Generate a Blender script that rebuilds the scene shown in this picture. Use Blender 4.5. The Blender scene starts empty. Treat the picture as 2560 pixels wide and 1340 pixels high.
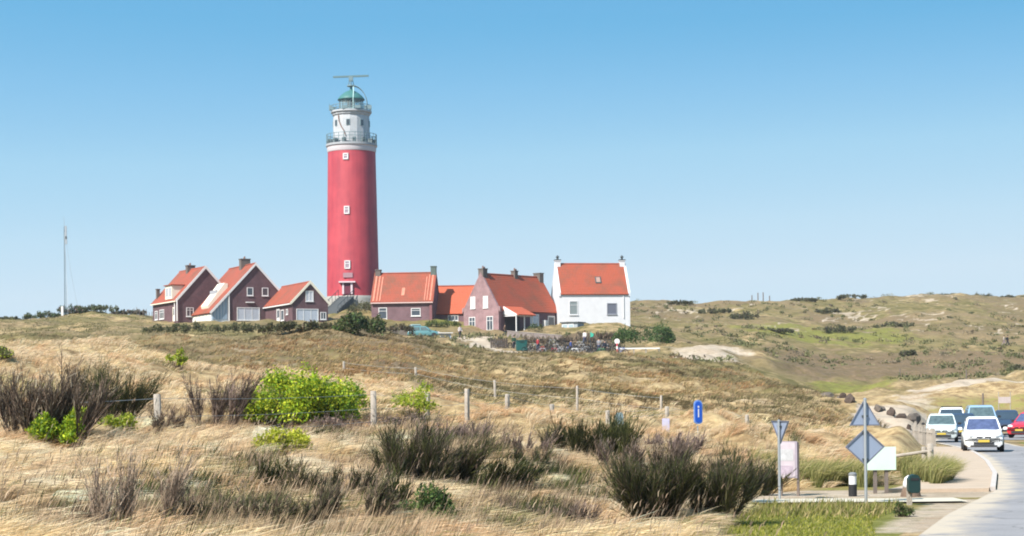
import bpy, bmesh, math, random
import numpy as np
from mathutils import Vector, Matrix

random.seed(7)
RNG = np.random.default_rng(11)
R = math.radians
C = bpy.context.scene.collection
scene = bpy.context.scene

# ------------------------------------------------------------------ camera
F = 4710.0            # focal length in pixels of the 2560 wide photo
HZ = 1005.0           # image row of the eye level at the picture's middle
EYE = 2.15
ROLL = R(0.6)
cam = bpy.data.cameras.new('camera')
cam_o = bpy.data.objects.new('camera', cam)
C.objects.link(cam_o)
cam_o.location = (0, 0, EYE)
cam_o.rotation_euler = (R(90), ROLL, 0)
cam.sensor_width = 36.0
cam.lens = 36.0 * F / 2560.0
cam.shift_y = (HZ - 670.0) / 2560.0
cam.clip_start = 0.5
cam.clip_end = 20000
scene.camera = cam_o

# ------------------------------------------------------------------ sky, sun, exposure
SUN_EL = R(45)
SUN_DIR = Vector((-0.70, -0.71, 0)).normalized() * math.cos(SUN_EL) + Vector((0, 0, math.sin(SUN_EL)))
world = bpy.data.worlds.new('World')
scene.world = world
world.use_nodes = True
wn = world.node_tree.nodes
wl = world.node_tree.links
for n in list(wn):
    wn.remove(n)
w_out = wn.new('ShaderNodeOutputWorld')
w_bg = wn.new('ShaderNodeBackground')
w_sky = wn.new('ShaderNodeTexSky')
w_sky.sky_type = 'NISHITA'
w_sky.sun_disc = False
w_sky.sun_elevation = SUN_EL
w_sky.sun_rotation = math.atan2(SUN_DIR.x, SUN_DIR.y)
w_sky.air_density = 1.0
w_sky.dust_density = 1.2
w_sky.ozone_density = 1.2
w_tc = wn.new('ShaderNodeTexCoord')
w_map = wn.new('ShaderNodeMapping')
w_map.vector_type = 'POINT'
w_map.inputs['Scale'].default_value = (1, 1, 3.4)
w_nrm = wn.new('ShaderNodeVectorMath')
w_nrm.operation = 'NORMALIZE'
wl.new(w_tc.outputs['Generated'], w_map.inputs['Vector'])
wl.new(w_map.outputs['Vector'], w_nrm.inputs[0])
wl.new(w_nrm.outputs['Vector'], w_sky.inputs['Vector'])
w_bg.inputs['Strength'].default_value = 0.12
# colour grade of the daylight sky: deep cyan blue overhead, pale towards the horizon
w_sep = wn.new('ShaderNodeSeparateColor')
wl.new(w_sky.outputs['Color'], w_sep.inputs[0])
w_rng = wn.new('ShaderNodeMapRange')
w_rng.inputs['From Min'].default_value = 0.10 / 0.12
w_rng.inputs['From Max'].default_value = 0.46 / 0.12
wl.new(w_sep.outputs['Green'], w_rng.inputs['Value'])
w_ramp = wn.new('ShaderNodeValToRGB')
wl.new(w_rng.outputs[0], w_ramp.inputs['Fac'])
SKYC = [(0, (.038, .16, .34)), (.242, (.086, .252, .415)), (.308, (.132, .293, .445)), (.425, (.205, .355, .47)), (.65, (.282, .40, .485)), (.936, (.338, .425, .49))]
for k_, (p_, c_) in enumerate(SKYC):
    e_ = w_ramp.color_ramp.elements[k_] if k_ < 2 else w_ramp.color_ramp.elements.new(p_)
    e_.position = p_
    e_.color = c_ + (1,)
w_tint = wn.new('ShaderNodeVectorMath')
w_tint.operation = 'SCALE'
w_tint.inputs['Scale'].default_value = 1 / 0.12
wl.new(w_ramp.outputs['Color'], w_tint.inputs[0])
wl.new(w_tint.outputs['Vector'], w_bg.inputs['Color'])
wl.new(w_bg.outputs['Background'], w_out.inputs['Surface'])

sun = bpy.data.lights.new('sun', 'SUN')
sun.energy = 4.6
sun.angle = R(0.5)
sun.color = (1.0, 0.95, 0.87)
sun_o = bpy.data.objects.new('sun', sun)
C.objects.link(sun_o)
sun_o.rotation_euler = SUN_DIR.to_track_quat('Z', 'Y').to_euler()
sun_o.location = (0, 0, 120)

scene.view_settings.view_transform = 'Standard'
scene.view_settings.look = 'None'
scene.view_settings.exposure = 0.92
scene.view_settings.gamma = 1.0
scene.render.engine = 'CYCLES'
scene.cycles.max_bounces = 6
scene.cycles.diffuse_bounces = 3
scene.cycles.transparent_max_bounces = 8
scene.cycles.filter_width = 1.9

# ------------------------------------------------------------------ projection helpers
SR, CR = math.sin(ROLL), math.cos(ROLL)


def at(px, py, Y):
    u = (px - 1280.0) / F
    v = -(py - HZ) / F
    return Vector((Y * (u * CR + v * SR), Y, EYE + Y * (-u * SR + v * CR)))


def zpy(px, py, Y):
    u = (px - 1280.0) / F
    v = -(py - HZ) / F
    return EYE + Y * (-u * SR + v * CR)


# ------------------------------------------------------------------ numpy noise
def _hash(ix, iy, seed):
    h = (ix.astype(np.int64) * 374761393 + iy.astype(np.int64) * 668265263 + seed * 974711) & 0x7fffffff
    h = ((h ^ (h >> 13)) * 1274126177) & 0x7fffffff
    h = h ^ (h >> 16)
    return (h & 0xffff) / 65535.0


def vnoise(x, y, seed=0):
    x = np.asarray(x, float)
    y = np.asarray(y, float)
    ix = np.floor(x)
    iy = np.floor(y)
    fx = x - ix
    fy = y - iy
    fx = fx * fx * fx * (fx * (fx * 6 - 15) + 10)
    fy = fy * fy * fy * (fy * (fy * 6 - 15) + 10)
    a = _hash(ix, iy, seed)
    b = _hash(ix + 1, iy, seed)
    c = _hash(ix, iy + 1, seed)
    d = _hash(ix + 1, iy + 1, seed)
    return (a * (1 - fx) + b * fx) * (1 - fy) + (c * (1 - fx) + d * fx) * fy


def fbm(x, y, seed=0, octv=4):
    s = 0.0
    amp = 0.5
    tot = 0.0
    ca, sa = math.cos(0.6), math.sin(0.6)
    for k in range(octv):
        s = s + amp * vnoise(x, y, seed + 17 * k)
        tot += amp
        amp *= 0.5
        x, y = (x * ca - y * sa) * 2.03 + 3.1, (x * sa + y * ca) * 2.03 + 7.7
    return s / tot


def sstep(a, b, x):
    t = np.clip((x - a) / (b - a), 0, 1)
    return t * t * (3 - 2 * t)


# ------------------------------------------------------------------ terrain heights
COLS = [-700, 0, 300, 600, 900, 1200, 1500, 1750, 1900, 2050, 2200, 2350, 2560, 3200]
ZR = {   # heights in metres, road = 0
    3:   [.4, .4, .4, .4, .4, .35, .3, .25, .15, .1, 0, 0, 0, 0],
    20:  [.4, .4, .4, .35, .3, .2, .1, 0, 0, 0, 0, 0, 0, 0],
    30:  [.75, .75, .75, .6, .45, .3, .1, .0, 0, 0, 0, 0, 0, 0],
    36:  [.95, .95, .95, .8, .55, .45, .25, .05, 0, 0, 0, 0, 0, 0],
    42:  [1.1, 1.1, 1.1, .95, .75, .65, .4, .2, .05, 0, 0, 0, 0, 0],
    48:  [1.3, 1.3, 1.25, 1.1, 1.0, .85, .55, .35, .15, .05, 0, 0, 0, 0],
    58:  [1.9, 1.9, 1.7, 1.4, 1.2, 1.15, .8, .5, .3, .15, .05, 0, 0, 0],
    75:  [4.6, 4.6, 4.0, 2.7, 2.1, 1.7, 1.1, .6, .25, .1, .05, 0, 0, 0],
    90:  [4.9, 4.9, 4.3, 3.4, 2.7, 2.1, 1.5, .8, .35, .15, .0, -.1, -.1, 0],
    110: [5.2, 5.2, 4.6, 4.4, 3.9, 3.2, 2.6, 2.2, 1.7, 1.2, .95, .2, -.1, 0],
}
PR = {   # image rows of the ground
    130: [(-700, 895), (0, 890), (300, 895), (600, 885), (900, 883), (1200, 928), (1500, 938), (1750, 956), (1900, 962), (2050, 999), (2200, 1008), (2350, 1034), (2560, 1058), (3200, 1060)],
    160: [(-700, 885), (0, 882), (300, 872), (600, 848), (800, 838), (950, 842), (1050, 858), (1150, 880), (1250, 902), (1500, 908), (1750, 937), (1900, 952), (2050, 988), (2200, 990), (2350, 958), (2560, 945), (3200, 945)],
    190: [(-700, 860), (0, 858), (300, 862), (600, 860), (800, 858), (950, 863), (1050, 874), (1150, 888), (1250, 905), (1500, 908), (1750, 897), (1900, 940), (2050, 972), (2200, 972), (2350, 965), (2560, 950), (3200, 950)],
    224: [(-700, 833), (0, 833), (300, 838), (600, 850), (900, 850), (1100, 850), (1200, 868), (1300, 884), (1560, 884), (1640, 876), (1750, 855), (1830, 858), (1900, 884), (2050, 935), (2200, 945), (2350, 940), (2560, 928), (3200, 920)],
    240: [(-700, 826), (0, 826), (300, 828), (600, 832), (900, 834), (1100, 842), (1200, 850), (1300, 862), (1560, 866), (1700, 872), (1900, 876), (2050, 918), (2200, 928), (2350, 924), (2560, 914), (3200, 905)],
    255: [(-700, 820), (0, 820), (300, 820), (600, 820), (900, 822), (1100, 838), (1200, 838), (1350, 844), (1500, 840), (1600, 852), (1750, 868), (1900, 870), (2050, 905), (2200, 913), (2350, 910), (2560, 903), (3200, 895)],
    275: [(-700, 810), (0, 810), (300, 806), (600, 806), (850, 806), (1000, 812), (1100, 815), (1180, 828), (1400, 825), (1430, 808), (1500, 802), (1575, 806), (1640, 828), (1750, 855), (1900, 858), (2050, 885), (2200, 890), (2350, 887), (2560, 890), (3200, 885)],
    287: [(-700, 806), (0, 806), (300, 803), (600, 803), (800, 800), (880, 790), (960, 800), (1100, 796), (1160, 808), (1400, 812), (1450, 803), (1560, 803), (1640, 825), (1750, 845), (1900, 848), (2050, 868), (2200, 873), (2350, 873), (2560, 885), (3200, 880)],
    300: [(-700, 803), (0, 803), (300, 800), (600, 800), (780, 790), (840, 747), (940, 747), (1000, 790), (1200, 800), (1500, 800), (1600, 820), (1750, 832), (1900, 835), (2050, 850), (2200, 855), (2350, 855), (2560, 873), (3200, 865)],
    330: [(-700, 800), (0, 798), (60, 792), (200, 786), (340, 787), (400, 793), (600, 800), (900, 800), (1200, 810), (1500, 803), (1600, 803), (1750, 806), (1900, 810), (2050, 825), (2200, 830), (2350, 825), (2560, 845), (3200, 840)],
    370: [(-700, 815), (0, 815), (300, 815), (600, 830), (900, 830), (1200, 830), (1500, 785), (1600, 778), (1750, 782), (1900, 785), (2050, 795), (2200, 800), (2350, 790), (2560, 800), (3200, 800)],
    430: [(-700, 850), (0, 850), (300, 850), (600, 850), (900, 850), (1200, 820), (1500, 756), (1580, 753), (1640, 749), (1720, 758), (1800, 757), (1900, 752), (2050, 744), (2200, 752), (2350, 750), (2560, 765), (3200, 760)],
    480: [(-700, 870), (0, 870), (300, 870), (600, 870), (900, 870), (1200, 850), (1500, 790), (1640, 785), (1800, 780), (1900, 775), (2050, 760), (2150, 750), (2250, 744), (2330, 738), (2440, 735), (2560, 738), (2800, 745), (3200, 750)],
    560: [(-700, 900), (1500, 850), (2200, 800), (3200, 800)],
    700: [(-700, 960), (1500, 920), (2200, 880), (3200, 880)],
}
GPX = np.arange(-800, 3401, 16.0)
GLY = np.linspace(math.log(3.0), math.log(700.0), 620)
GY = np.exp(GLY)


def _build_table():
    rows = []
    ys = []
    for y in sorted(ZR):
        ys.append(y)
        rows.append(np.interp(GPX, COLS, ZR[y]))
    for y in sorted(PR):
        ys.append(y)
        p = np.interp(GPX, [a for a, b in PR[y]], [b for a, b in PR[y]])
        u = (GPX - 1280) / F
        v = -(p - HZ) / F
        rows.append(EYE + y * (-u * SR + v * CR))
    rows = np.array(rows)
    ys = np.array(ys, float)
    T = np.empty((len(GY), len(GPX)))
    for j in range(len(GPX)):
        T[:, j] = np.interp(GY, ys, rows[:, j])
    for k in range(3):     # soften the knees
        P = np.pad(T, ((0, 0), (2, 2)), mode='edge')
        T = sum(P[:, i:i + T.shape[1]] for i in range(5)) / 5
        P = np.pad(T, ((3, 3), (0, 0)), mode='edge')
        T = sum(P[i:i + T.shape[0], :] for i in range(7)) / 7
    return T


TAB = _build_table()
EDGE_Y = [3, 20, 29, 34.7, 43.6, 52, 62, 71, 85, 100, 128]
EDGE_L = [2.5, 4.6, 6.2, 8.0, 11.2, 13.4, 15.7, 17.55, 20.0, 22.3, 28.9]
EDGE_R = [13, 14.5, 15.8, 16.6, 17.7, 18.8, 20.3, 21.7, 22.95, 25.9, 33.5]


def xl(y):
    return np.interp(y, EDGE_Y, EDGE_L)


def xr(y):
    return np.interp(y, EDGE_Y, EDGE_R)


def zroad(y):
    return np.interp(y, [0, 75, 100, 130], [0, 0, -.22, -.22])


def flatmask(x, y):
    """1 where the ground is the level roadside"""
    e = xl(y)
    lawn = sstep(30, 26, y) * 0 + 1
    reach = np.interp(y, [20, 28, 38, 43, 50, 60, 80, 98, 105], [2.0, 3.0, 5.8, 5.2, 2.6, 2.2, 1.2, 1.0, .1])
    m = sstep(-reach - 1.5, -reach, x - e)
    return m * sstep(128, 112, y) * lawn


def H(x, y, noise=True):
    x = np.asarray(x, float)
    y = np.asarray(y, float)
    yc = np.clip(y, 3.0, 699.9)
    px = np.clip(1280 + F * x / np.maximum(yc, 8.0), GPX[0], GPX[-1] - 0.01)
    fi = (np.log(yc) - GLY[0]) / (GLY[1] - GLY[0])
    fj = (px - GPX[0]) / (GPX[1] - GPX[0])
    i = np.clip(np.floor(fi).astype(int), 0, len(GLY) - 2)
    j = np.clip(np.floor(fj).astype(int), 0, len(GPX) - 2)
    a = fi - i
    b = fj - j
    z = (TAB[i, j] * (1 - b) + TAB[i, j + 1] * b) * (1 - a) + (TAB[i + 1, j] * (1 - b) + TAB[i + 1, j + 1] * b) * a
    far = np.clip((y - 700) / 1500, 0, 1)
    z = z * (1 - far) + (-3.0) * far
    m = flatmask(x, y)
    if noise:
        n = 0.62 * (fbm(x / 2.6, y / 3.0, 3, 3) - .5) + np.interp(y, [30, 70, 190, 230], [.5, 1.1, 1.1, .5]) * (fbm(x / 8.0, y / 10.0, 5, 3) - .5)
        k = np.interp(y, [0, 15, 30, 70, 120], [.2, .4, .9, 1.7, 1.6])
        n2 = np.interp(y, [60, 110, 200, 300, 430], [0, 1.0, 1.2, 1.5, 3.2]) * (fbm(x / 17.0, y / 22.0, 9, 4) - .5)
        park = sstep(200, 214, y) * sstep(236, 228, y) * sstep(-3, 0, x) * sstep(16, 13, x)
        z = z + (n * k + n2) * (1 - park)
    z = z * (1 - m) + (zroad(y) - 0.03) * m
    return z


def h1(x, y):
    return float(H(np.array([x]), np.array([y]))[0])


_RY = np.exp(np.linspace(math.log(9), math.log(640), 6000))


def hit(px, py, ymin=9.0):
    """where the line of sight through a photo pixel meets the ground"""
    u = (px - 1280.0) / F
    v = -(py - HZ) / F
    Y = _RY[_RY >= ymin]
    X = Y * (u * CR + v * SR)
    Z = EYE + Y * (-u * SR + v * CR)
    d = Z - H(X, Y)
    k = np.argmax(d < 0)
    if d[k] >= 0:
        k = len(Y) - 1
    return Vector((X[k], Y[k], float(H(X[k:k + 1], Y[k:k + 1])[0])))


def on_ground(px, Y):
    x = Y * (px - 1280.0) / F
    for _ in range(3):
        z = h1(x, Y)
        v = (z - EYE) / Y
        x = Y * ((px - 1280.0) / F + v * SR)
    return Vector((x, Y, h1(x, Y)))


# ------------------------------------------------------------------ object helpers
def tag(o, label=None, cat=None, group=None, kind=None):
    if label:
        o['label'] = label
    if cat:
        o['category'] = cat
    if group:
        o['group'] = group
    if kind:
        o['kind'] = kind
    return o


def thing(name, label, cat, loc=(0, 0, 0), rz=0.0, group=None):
    o = bpy.data.objects.new(name, None)
    C.objects.link(o)
    o.empty_display_size = 0.3
    o.location = loc
    o.rotation_euler = (0, 0, rz)
    return tag(o, label, cat, group)


def copy_tree(o, parent=None):
    c = o.copy()
    C.objects.link(c)
    c.parent = parent
    for ch in o.children:
        copy_tree(ch, c)
    return c


class MB:
    def __init__(self):
        self.v = []
        self.f = []

    def add(self, vs, fs):
        n = len(self.v)
        self.v += [tuple(v) for v in vs]
        self.f += [tuple(n + i for i in f) for f in fs]
        return self

    def box(self, c, s, rz=0.0, rx=0.0, ry=0.0):
        M = Matrix.Rotation(rz, 3, 'Z') @ Matrix.Rotation(ry, 3, 'Y') @ Matrix.Rotation(rx, 3, 'X')
        vs = []
        for dz in (-.5, .5):
            for dx, dy in ((-.5, -.5), (.5, -.5), (.5, .5), (-.5, .5)):
                vs.append(Vector(c) + M @ Vector((dx * s[0], dy * s[1], dz * s[2])))
        return self.add(vs, [(3, 2, 1, 0), (4, 5, 6, 7), (0, 1, 5, 4), (1, 2, 6, 5), (2, 3, 7, 6), (3, 0, 4, 7)])

    def box2(self, a, b):
        return self.box([(a[i] + b[i]) / 2 for i in range(3)], [abs(b[i] - a[i]) for i in range(3)])

    def prism(self, poly, d0, d1, axis='y'):
        """poly in the two other axes, extruded along axis"""
        n = len(poly)

        def p(q, d):
            if axis == 'y':
                return (q[0], d, q[1])
            if axis == 'x':
                return (d, q[0], q[1])
            return (q[0], q[1], d)
        vs = [p(q, d0) for q in poly] + [p(q, d1) for q in poly]
        fs = [tuple(range(n - 1, -1, -1)), tuple(range(n, 2 * n))]
        for i in range(n):
            j = (i + 1) % n
            fs.append((i, j, n + j, n + i))
        return self.add(vs, fs)

    def tube(self, p0, p1, r0, r1=None, n=8):
        r1 = r0 if r1 is None else r1
        p0 = Vector(p0)
        p1 = Vector(p1)
        d = (p1 - p0).normalized()
        a = d.orthogonal().normalized()
        b = d.cross(a)
        vs = []
        for p, r in ((p0, r0), (p1, r1)):
            for k in range(n):
                t = 2 * math.pi * k / n
                vs.append(p + a * (r * math.cos(t)) + b * (r * math.sin(t)))
        fs = [tuple(range(n - 1, -1, -1)), tuple(range(n, 2 * n))]
        for k in range(n):
            j = (k + 1) % n
            fs.append((k, j, n + j, n + k))
        return self.add(vs, fs)

    def path(self, pts, r, n=6):
        for a, b in zip(pts[:-1], pts[1:]):
            self.tube(a, b, r, r, n)
        return self

    def lathe(self, prof, n=40, c=(0, 0, 0), cap=True):
        vs = []
        for r, z in prof:
            for k in range(n):
                t = 2 * math.pi * k / n
                vs.append((c[0] + r * math.cos(t), c[1] + r * math.sin(t), c[2] + z))
        fs = []
        for i in range(len(prof) - 1):
            for k in range(n):
                j = (k + 1) % n
                fs.append((i * n + k, i * n + j, (i + 1) * n + j, (i + 1) * n + k))
        if cap:
            fs.append(tuple(range(n - 1, -1, -1)))
            m = (len(prof) - 1) * n
            fs.append(tuple(range(m, m + n)))
        return self.add(vs, fs)

    def ring(self, c, Rr, r, n=20, m=5, axis='x'):
        vs = []
        for k in range(n):
            t = 2 * math.pi * k / n
            for q in range(m):
                s = 2 * math.pi * q / m
                rr = Rr + r * math.cos(s)
                a, b, d = rr * math.cos(t), rr * math.sin(t), r * math.sin(s)
                if axis == 'x':
                    vs.append((c[0] + d, c[1] + a, c[2] + b))
                elif axis == 'y':
                    vs.append((c[0] + a, c[1] + d, c[2] + b))
                else:
                    vs.append((c[0] + a, c[1] + b, c[2] + d))
        fs = []
        for k in range(n):
            for q in range(m):
                k2, q2 = (k + 1) % n, (q + 1) % m
                fs.append((k * m + q, k2 * m + q, k2 * m + q2, k * m + q2))
        return self.add(vs, fs)

    def build(self, name, mat, parent=None, smooth=False, bevel=0.0):
        me = bpy.data.meshes.new(name)
        me.from_pydata(self.v, [], self.f)
        bm = bmesh.new()
        bm.from_mesh(me)
        bmesh.ops.recalc_face_normals(bm, faces=bm.faces)
        if bevel:
            bmesh.ops.bevel(bm, geom=[e for e in bm.edges if len(e.link_faces) == 2 and e.calc_face_angle(0) > 0.5],
                            offset=bevel, segments=2, affect='EDGES', clamp_overlap=True)
        bm.to_mesh(me)
        bm.free()
        if smooth:
            me.polygons.foreach_set('use_smooth', [True] * len(me.polygons))
            if smooth == 'auto':
                me.set_sharp_from_angle(angle=R(40))
        me.materials.append(mat)
        o = bpy.data.objects.new(name, me)
        C.objects.link(o)
        o.parent = parent
        return o


def np_mesh(name, V, T, mat, parent=None, col=None, smooth=False):
    """triangle mesh straight from arrays"""
    me = bpy.data.meshes.new(name)
    V = np.ascontiguousarray(V, np.float32)
    T = np.ascontiguousarray(T, np.int32)
    k = T.shape[1]
    me.vertices.add(len(V))
    me.vertices.foreach_set('co', V.ravel())
    me.loops.add(T.size)
    me.loops.foreach_set('vertex_index', T.ravel())
    me.polygons.add(len(T))
    me.polygons.foreach_set('loop_start', np.arange(0, T.size, k, dtype=np.int32))
    me.update(calc_edges=True)
    if smooth:
        me.polygons.foreach_set('use_smooth', np.ones(len(T), bool))
    if col is not None:
        at_ = me.attributes.new('col', 'FLOAT_COLOR', 'POINT')
        c4 = np.ones((len(V), 4), np.float32)
        c4[:, :col.shape[1]] = col
        at_.data.foreach_set('color', c4.ravel())
    me.materials.append(mat)
    o = bpy.data.objects.new(name, me)
    C.objects.link(o)
    o.parent = parent
    return o


# ------------------------------------------------------------------ materials
MATS = {}


def nodes_of(m):
    m.use_nodes = True
    return m.node_tree.nodes, m.node_tree.links


def mat(name, col, rough=0.7, metal=0.0, var=0.12, scale=6.0, bump=0.0, bscale=40.0, spec=0.3, coords='Object', coat=0.0):
    """principled with mottled colour"""
    if name in MATS:
        return MATS[name]
    m = bpy.data.materials.new(name)
    N, L = nodes_of(m)
    b = N['Principled BSDF']
    b.inputs['Roughness'].default_value = rough
    b.inputs['Metallic'].default_value = metal
    b.inputs['Specular IOR Level'].default_value = spec
    b.inputs['Coat Weight'].default_value = coat
    tc = N.new('ShaderNodeTexCoord')
    no = N.new('ShaderNodeTexNoise')
    no.inputs['Scale'].default_value = scale
    no.inputs['Detail'].default_value = 5
    L.new(tc.outputs[coords], no.inputs['Vector'])
    mx = N.new('ShaderNodeMix')
    mx.data_type = 'RGBA'
    mx.inputs['A'].default_value = tuple(c * (1 - var) for c in col) + (1,)
    mx.inputs['B'].default_value = tuple(min(1, c * (1 + var)) for c in col) + (1,)
    L.new(no.outputs['Fac'], mx.inputs['Factor'])
    L.new(mx.outputs['Result'], b.inputs['Base Color'])
    if bump:
        n2 = N.new('ShaderNodeTexNoise')
        n2.inputs['Scale'].default_value = bscale
        n2.inputs['Detail'].default_value = 4
        L.new(tc.outputs[coords], n2.inputs['Vector'])
        bp = N.new('ShaderNodeBump')
        bp.inputs['Strength'].default_value = bump
        bp.inputs['Distance'].default_value = 0.05
        L.new(n2.outputs['Fac'], bp.inputs['Height'])
        L.new(bp.outputs['Normal'], b.inputs['Normal'])
    MATS[name] = m
    return m


def brick_mat(name, c1, c2, mortar):
    if name in MATS:
        return MATS[name]
    m = bpy.data.materials.new(name)
    N, L = nodes_of(m)
    b = N['Principled BSDF']
    b.inputs['Roughness'].default_value = 0.9
    tc = N.new('ShaderNodeTexCoord')
    sep = N.new('ShaderNodeSeparateXYZ')
    L.new(tc.outputs['Object'], sep.inputs[0])
    ad = N.new('ShaderNodeMath')
    ad.operation = 'ADD'
    L.new(sep.outputs['X'], ad.inputs[0])
    L.new(sep.outputs['Y'], ad.inputs[1])
    cb = N.new('ShaderNodeCombineXYZ')
    L.new(ad.outputs[0], cb.inputs['X'])
    L.new(sep.outputs['Z'], cb.inputs['Y'])
    br = N.new('ShaderNodeTexBrick')
    br.inputs['Scale'].default_value = 1.0
    br.inputs['Brick Width'].default_value = 0.22
    br.inputs['Row Height'].default_value = 0.065
    br.inputs['Mortar Size'].default_value = 0.008
    br.inputs['Color1'].default_value = c1 + (1,)
    br.inputs['Color2'].default_value = c2 + (1,)
    br.inputs['Mortar'].default_value = mortar + (1,)
    L.new(cb.outputs[0], br.inputs['Vector'])
    no = N.new('ShaderNodeTexNoise')
    no.inputs['Scale'].default_value = 0.9
    no.inputs['Detail'].default_value = 6
    L.new(tc.outputs['Object'], no.inputs['Vector'])
    rp = N.new('ShaderNodeMapRange')
    rp.inputs['From Min'].default_value = 0.3
    rp.inputs['From Max'].default_value = 0.7
    rp.inputs['To Min'].default_value = 0.78
    rp.inputs['To Max'].default_value = 1.25
    L.new(no.outputs['Fac'], rp.inputs['Value'])
    vm = N.new('ShaderNodeVectorMath')
    vm.operation = 'SCALE'
    L.new(br.outputs['Color'], vm.inputs[0])
    L.new(rp.outputs[0], vm.inputs['Scale'])
    L.new(vm.outputs[0], b.inputs['Base Color'])
    MATS[name] = m
    return m


def tile_mat(name, c1, c2, moss=(0.10, 0.062, 0.035), mossamt=0.35):
    """clay pan tiles: ribs down the slope, courses across, lichen in patches"""
    if name in MATS:
        return MATS[name]
    m = bpy.data.materials.new(name)
    N, L = nodes_of(m)
    b = N['Principled BSDF']
    b.inputs['Roughness'].default_value = 0.75
    tc = N.new('ShaderNodeTexCoord')
    sep = N.new('ShaderNodeSeparateXYZ')
    L.new(tc.outputs['Object'], sep.inputs[0])

    def wave(sock, k):
        a = N.new('ShaderNodeMath')
        a.operation = 'MULTIPLY'
        a.inputs[1].default_value = k
        L.new(sock, a.inputs[0])
        s = N.new('ShaderNodeMath')
        s.operation = 'SINE'
        L.new(a.outputs[0], s.inputs[0])
        return s.outputs[0]
    w1 = wave(sep.outputs['Y'], 2 * math.pi / 0.24)
    w2 = wave(sep.outputs['Z'], 2 * math.pi / 0.27)
    ad = N.new('ShaderNodeMath')
    ad.operation = 'ADD'
    L.new(w1, ad.inputs[0])
    L.new(w2, ad.inputs[1])
    bp = N.new('ShaderNodeBump')
    bp.inputs['Strength'].default_value = 0.5
    bp.inputs['Distance'].default_value = 0.04
    L.new(ad.outputs[0], bp.inputs['Height'])
    L.new(bp.outputs['Normal'], b.inputs['Normal'])
    no = N.new('ShaderNodeTexNoise')
    no.inputs['Scale'].default_value = 3.5
    no.inputs['Detail'].default_value = 6
    no.inputs['Roughness'].default_value = 0.7
    L.new(tc.outputs['Object'], no.inputs['Vector'])
    mx = N.new('ShaderNodeMix')
    mx.data_type = 'RGBA'
    mx.inputs['A'].default_value = c1 + (1,)
    mx.inputs['B'].default_value = c2 + (1,)
    L.new(no.outputs['Fac'], mx.inputs['Factor'])
    n2 = N.new('ShaderNodeTexNoise')
    n2.inputs['Scale'].default_value = 0.45
    n2.inputs['Detail'].default_value = 7
    n2.inputs['Roughness'].default_value = 0.65
    L.new(tc.outputs['Object'], n2.inputs['Vector'])
    mr = N.new('ShaderNodeMapRange')
    mr.inputs['From Min'].default_value = 0.44
    mr.inputs['From Max'].default_value = 0.68
    mr.inputs['To Max'].default_value = mossamt
    L.new(n2.outputs['Fac'], mr.inputs['Value'])
    mx2 = N.new('ShaderNodeMix')
    mx2.data_type = 'RGBA'
    L.new(mr.outputs[0], mx2.inputs['Factor'])
    L.new(mx.outputs['Result'], mx2.inputs['A'])
    mx2.inputs['B'].default_value = moss + (1,)
    L.new(mx2.outputs['Result'], b.inputs['Base Color'])
    MATS[name] = m
    return m


def leaf_mat(name, transl=0.3, rough=0.6):
    """plant surface, colour of each leaf or blade stored with the plant"""
    if name in MATS:
        return MATS[name]
    m = bpy.data.materials.new(name)
    N, L = nodes_of(m)
    b = N['Principled BSDF']
    b.inputs['Roughness'].default_value = rough
    b.inputs['Specular IOR Level'].default_value = 0.25
    a = N.new('ShaderNodeAttribute')
    a.attribute_name = 'col'
    L.new(a.outputs['Color'], b.inputs['Base Color'])
    tr = N.new('ShaderNodeBsdfTranslucent')
    L.new(a.outputs['Color'], tr.inputs['Color'])
    ms = N.new('ShaderNodeMixShader')
    ms.inputs['Fac'].default_value = transl
    L.new(b.outputs['BSDF'], ms.inputs[1])
    L.new(tr.outputs['BSDF'], ms.inputs[2])
    L.new(ms.outputs['Shader'], N['Material Output'].inputs['Surface'])
    MATS[name] = m
    return m


def glass_mat(name, col=(0.03, 0.04, 0.05), rough=0.08):
    return mat(name, col, rough=rough, var=0.25, scale=1.5, spec=0.8)


M_BRICK_DARK = brick_mat('plum_brick', (0.105, 0.042, 0.052), (0.08, 0.033, 0.042), (0.12, 0.09, 0.095))
M_BRICK_PINK = brick_mat('rose_brick', (0.255, 0.135, 0.145), (0.20, 0.105, 0.115), (0.30, 0.24, 0.24))
M_BRICK_GREY = brick_mat('mauve_brick', (0.155, 0.075, 0.09), (0.12, 0.06, 0.073), (0.2, 0.15, 0.16))
M_TILE_OLD = tile_mat('weathered_red_tiles', (0.34, 0.068, 0.032), (0.24, 0.05, 0.027), mossamt=0.6)
M_TILE_NEW = tile_mat('orange_red_tiles', (0.37, 0.07, 0.028), (0.26, 0.05, 0.023), mossamt=0.5)
M_TILE_BRIGHT = tile_mat('bright_orange_tiles', (0.50, 0.10, 0.04), (0.40, 0.078, 0.033), mossamt=0.25)
M_WHITE = mat('white_paint', (0.66, 0.65, 0.65), 0.6, var=0.06, scale=3)
M_WHITEWASH = mat('whitewashed_wall', (0.60, 0.60, 0.63), 0.85, var=0.10, scale=1.2, bump=0.15, bscale=12)
M_CREAM = mat('cream_boards', (0.72, 0.66, 0.55), 0.7, var=0.08)
M_GLASS = glass_mat('window_glass', (0.05, 0.06, 0.075))
M_CURTAIN = mat('curtained_glass', (0.42, 0.45, 0.52), 0.2, var=0.25, scale=4, spec=0.6)
M_DARKGREY = mat('dark_grey_paint', (0.06, 0.07, 0.075), 0.6)
M_CONCRETE = mat('weathered_concrete', (0.30, 0.29, 0.27), 0.9, var=0.25, scale=2.0, bump=0.3, bscale=9)
M_STEEL = mat('galvanised_steel', (0.42, 0.44, 0.46), 0.45, metal=0.6, var=0.12, scale=9)
M_GREY_RAIL = mat('blue_grey_metal', (0.17, 0.24, 0.26), 0.55, metal=0.2, var=0.2)
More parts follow.
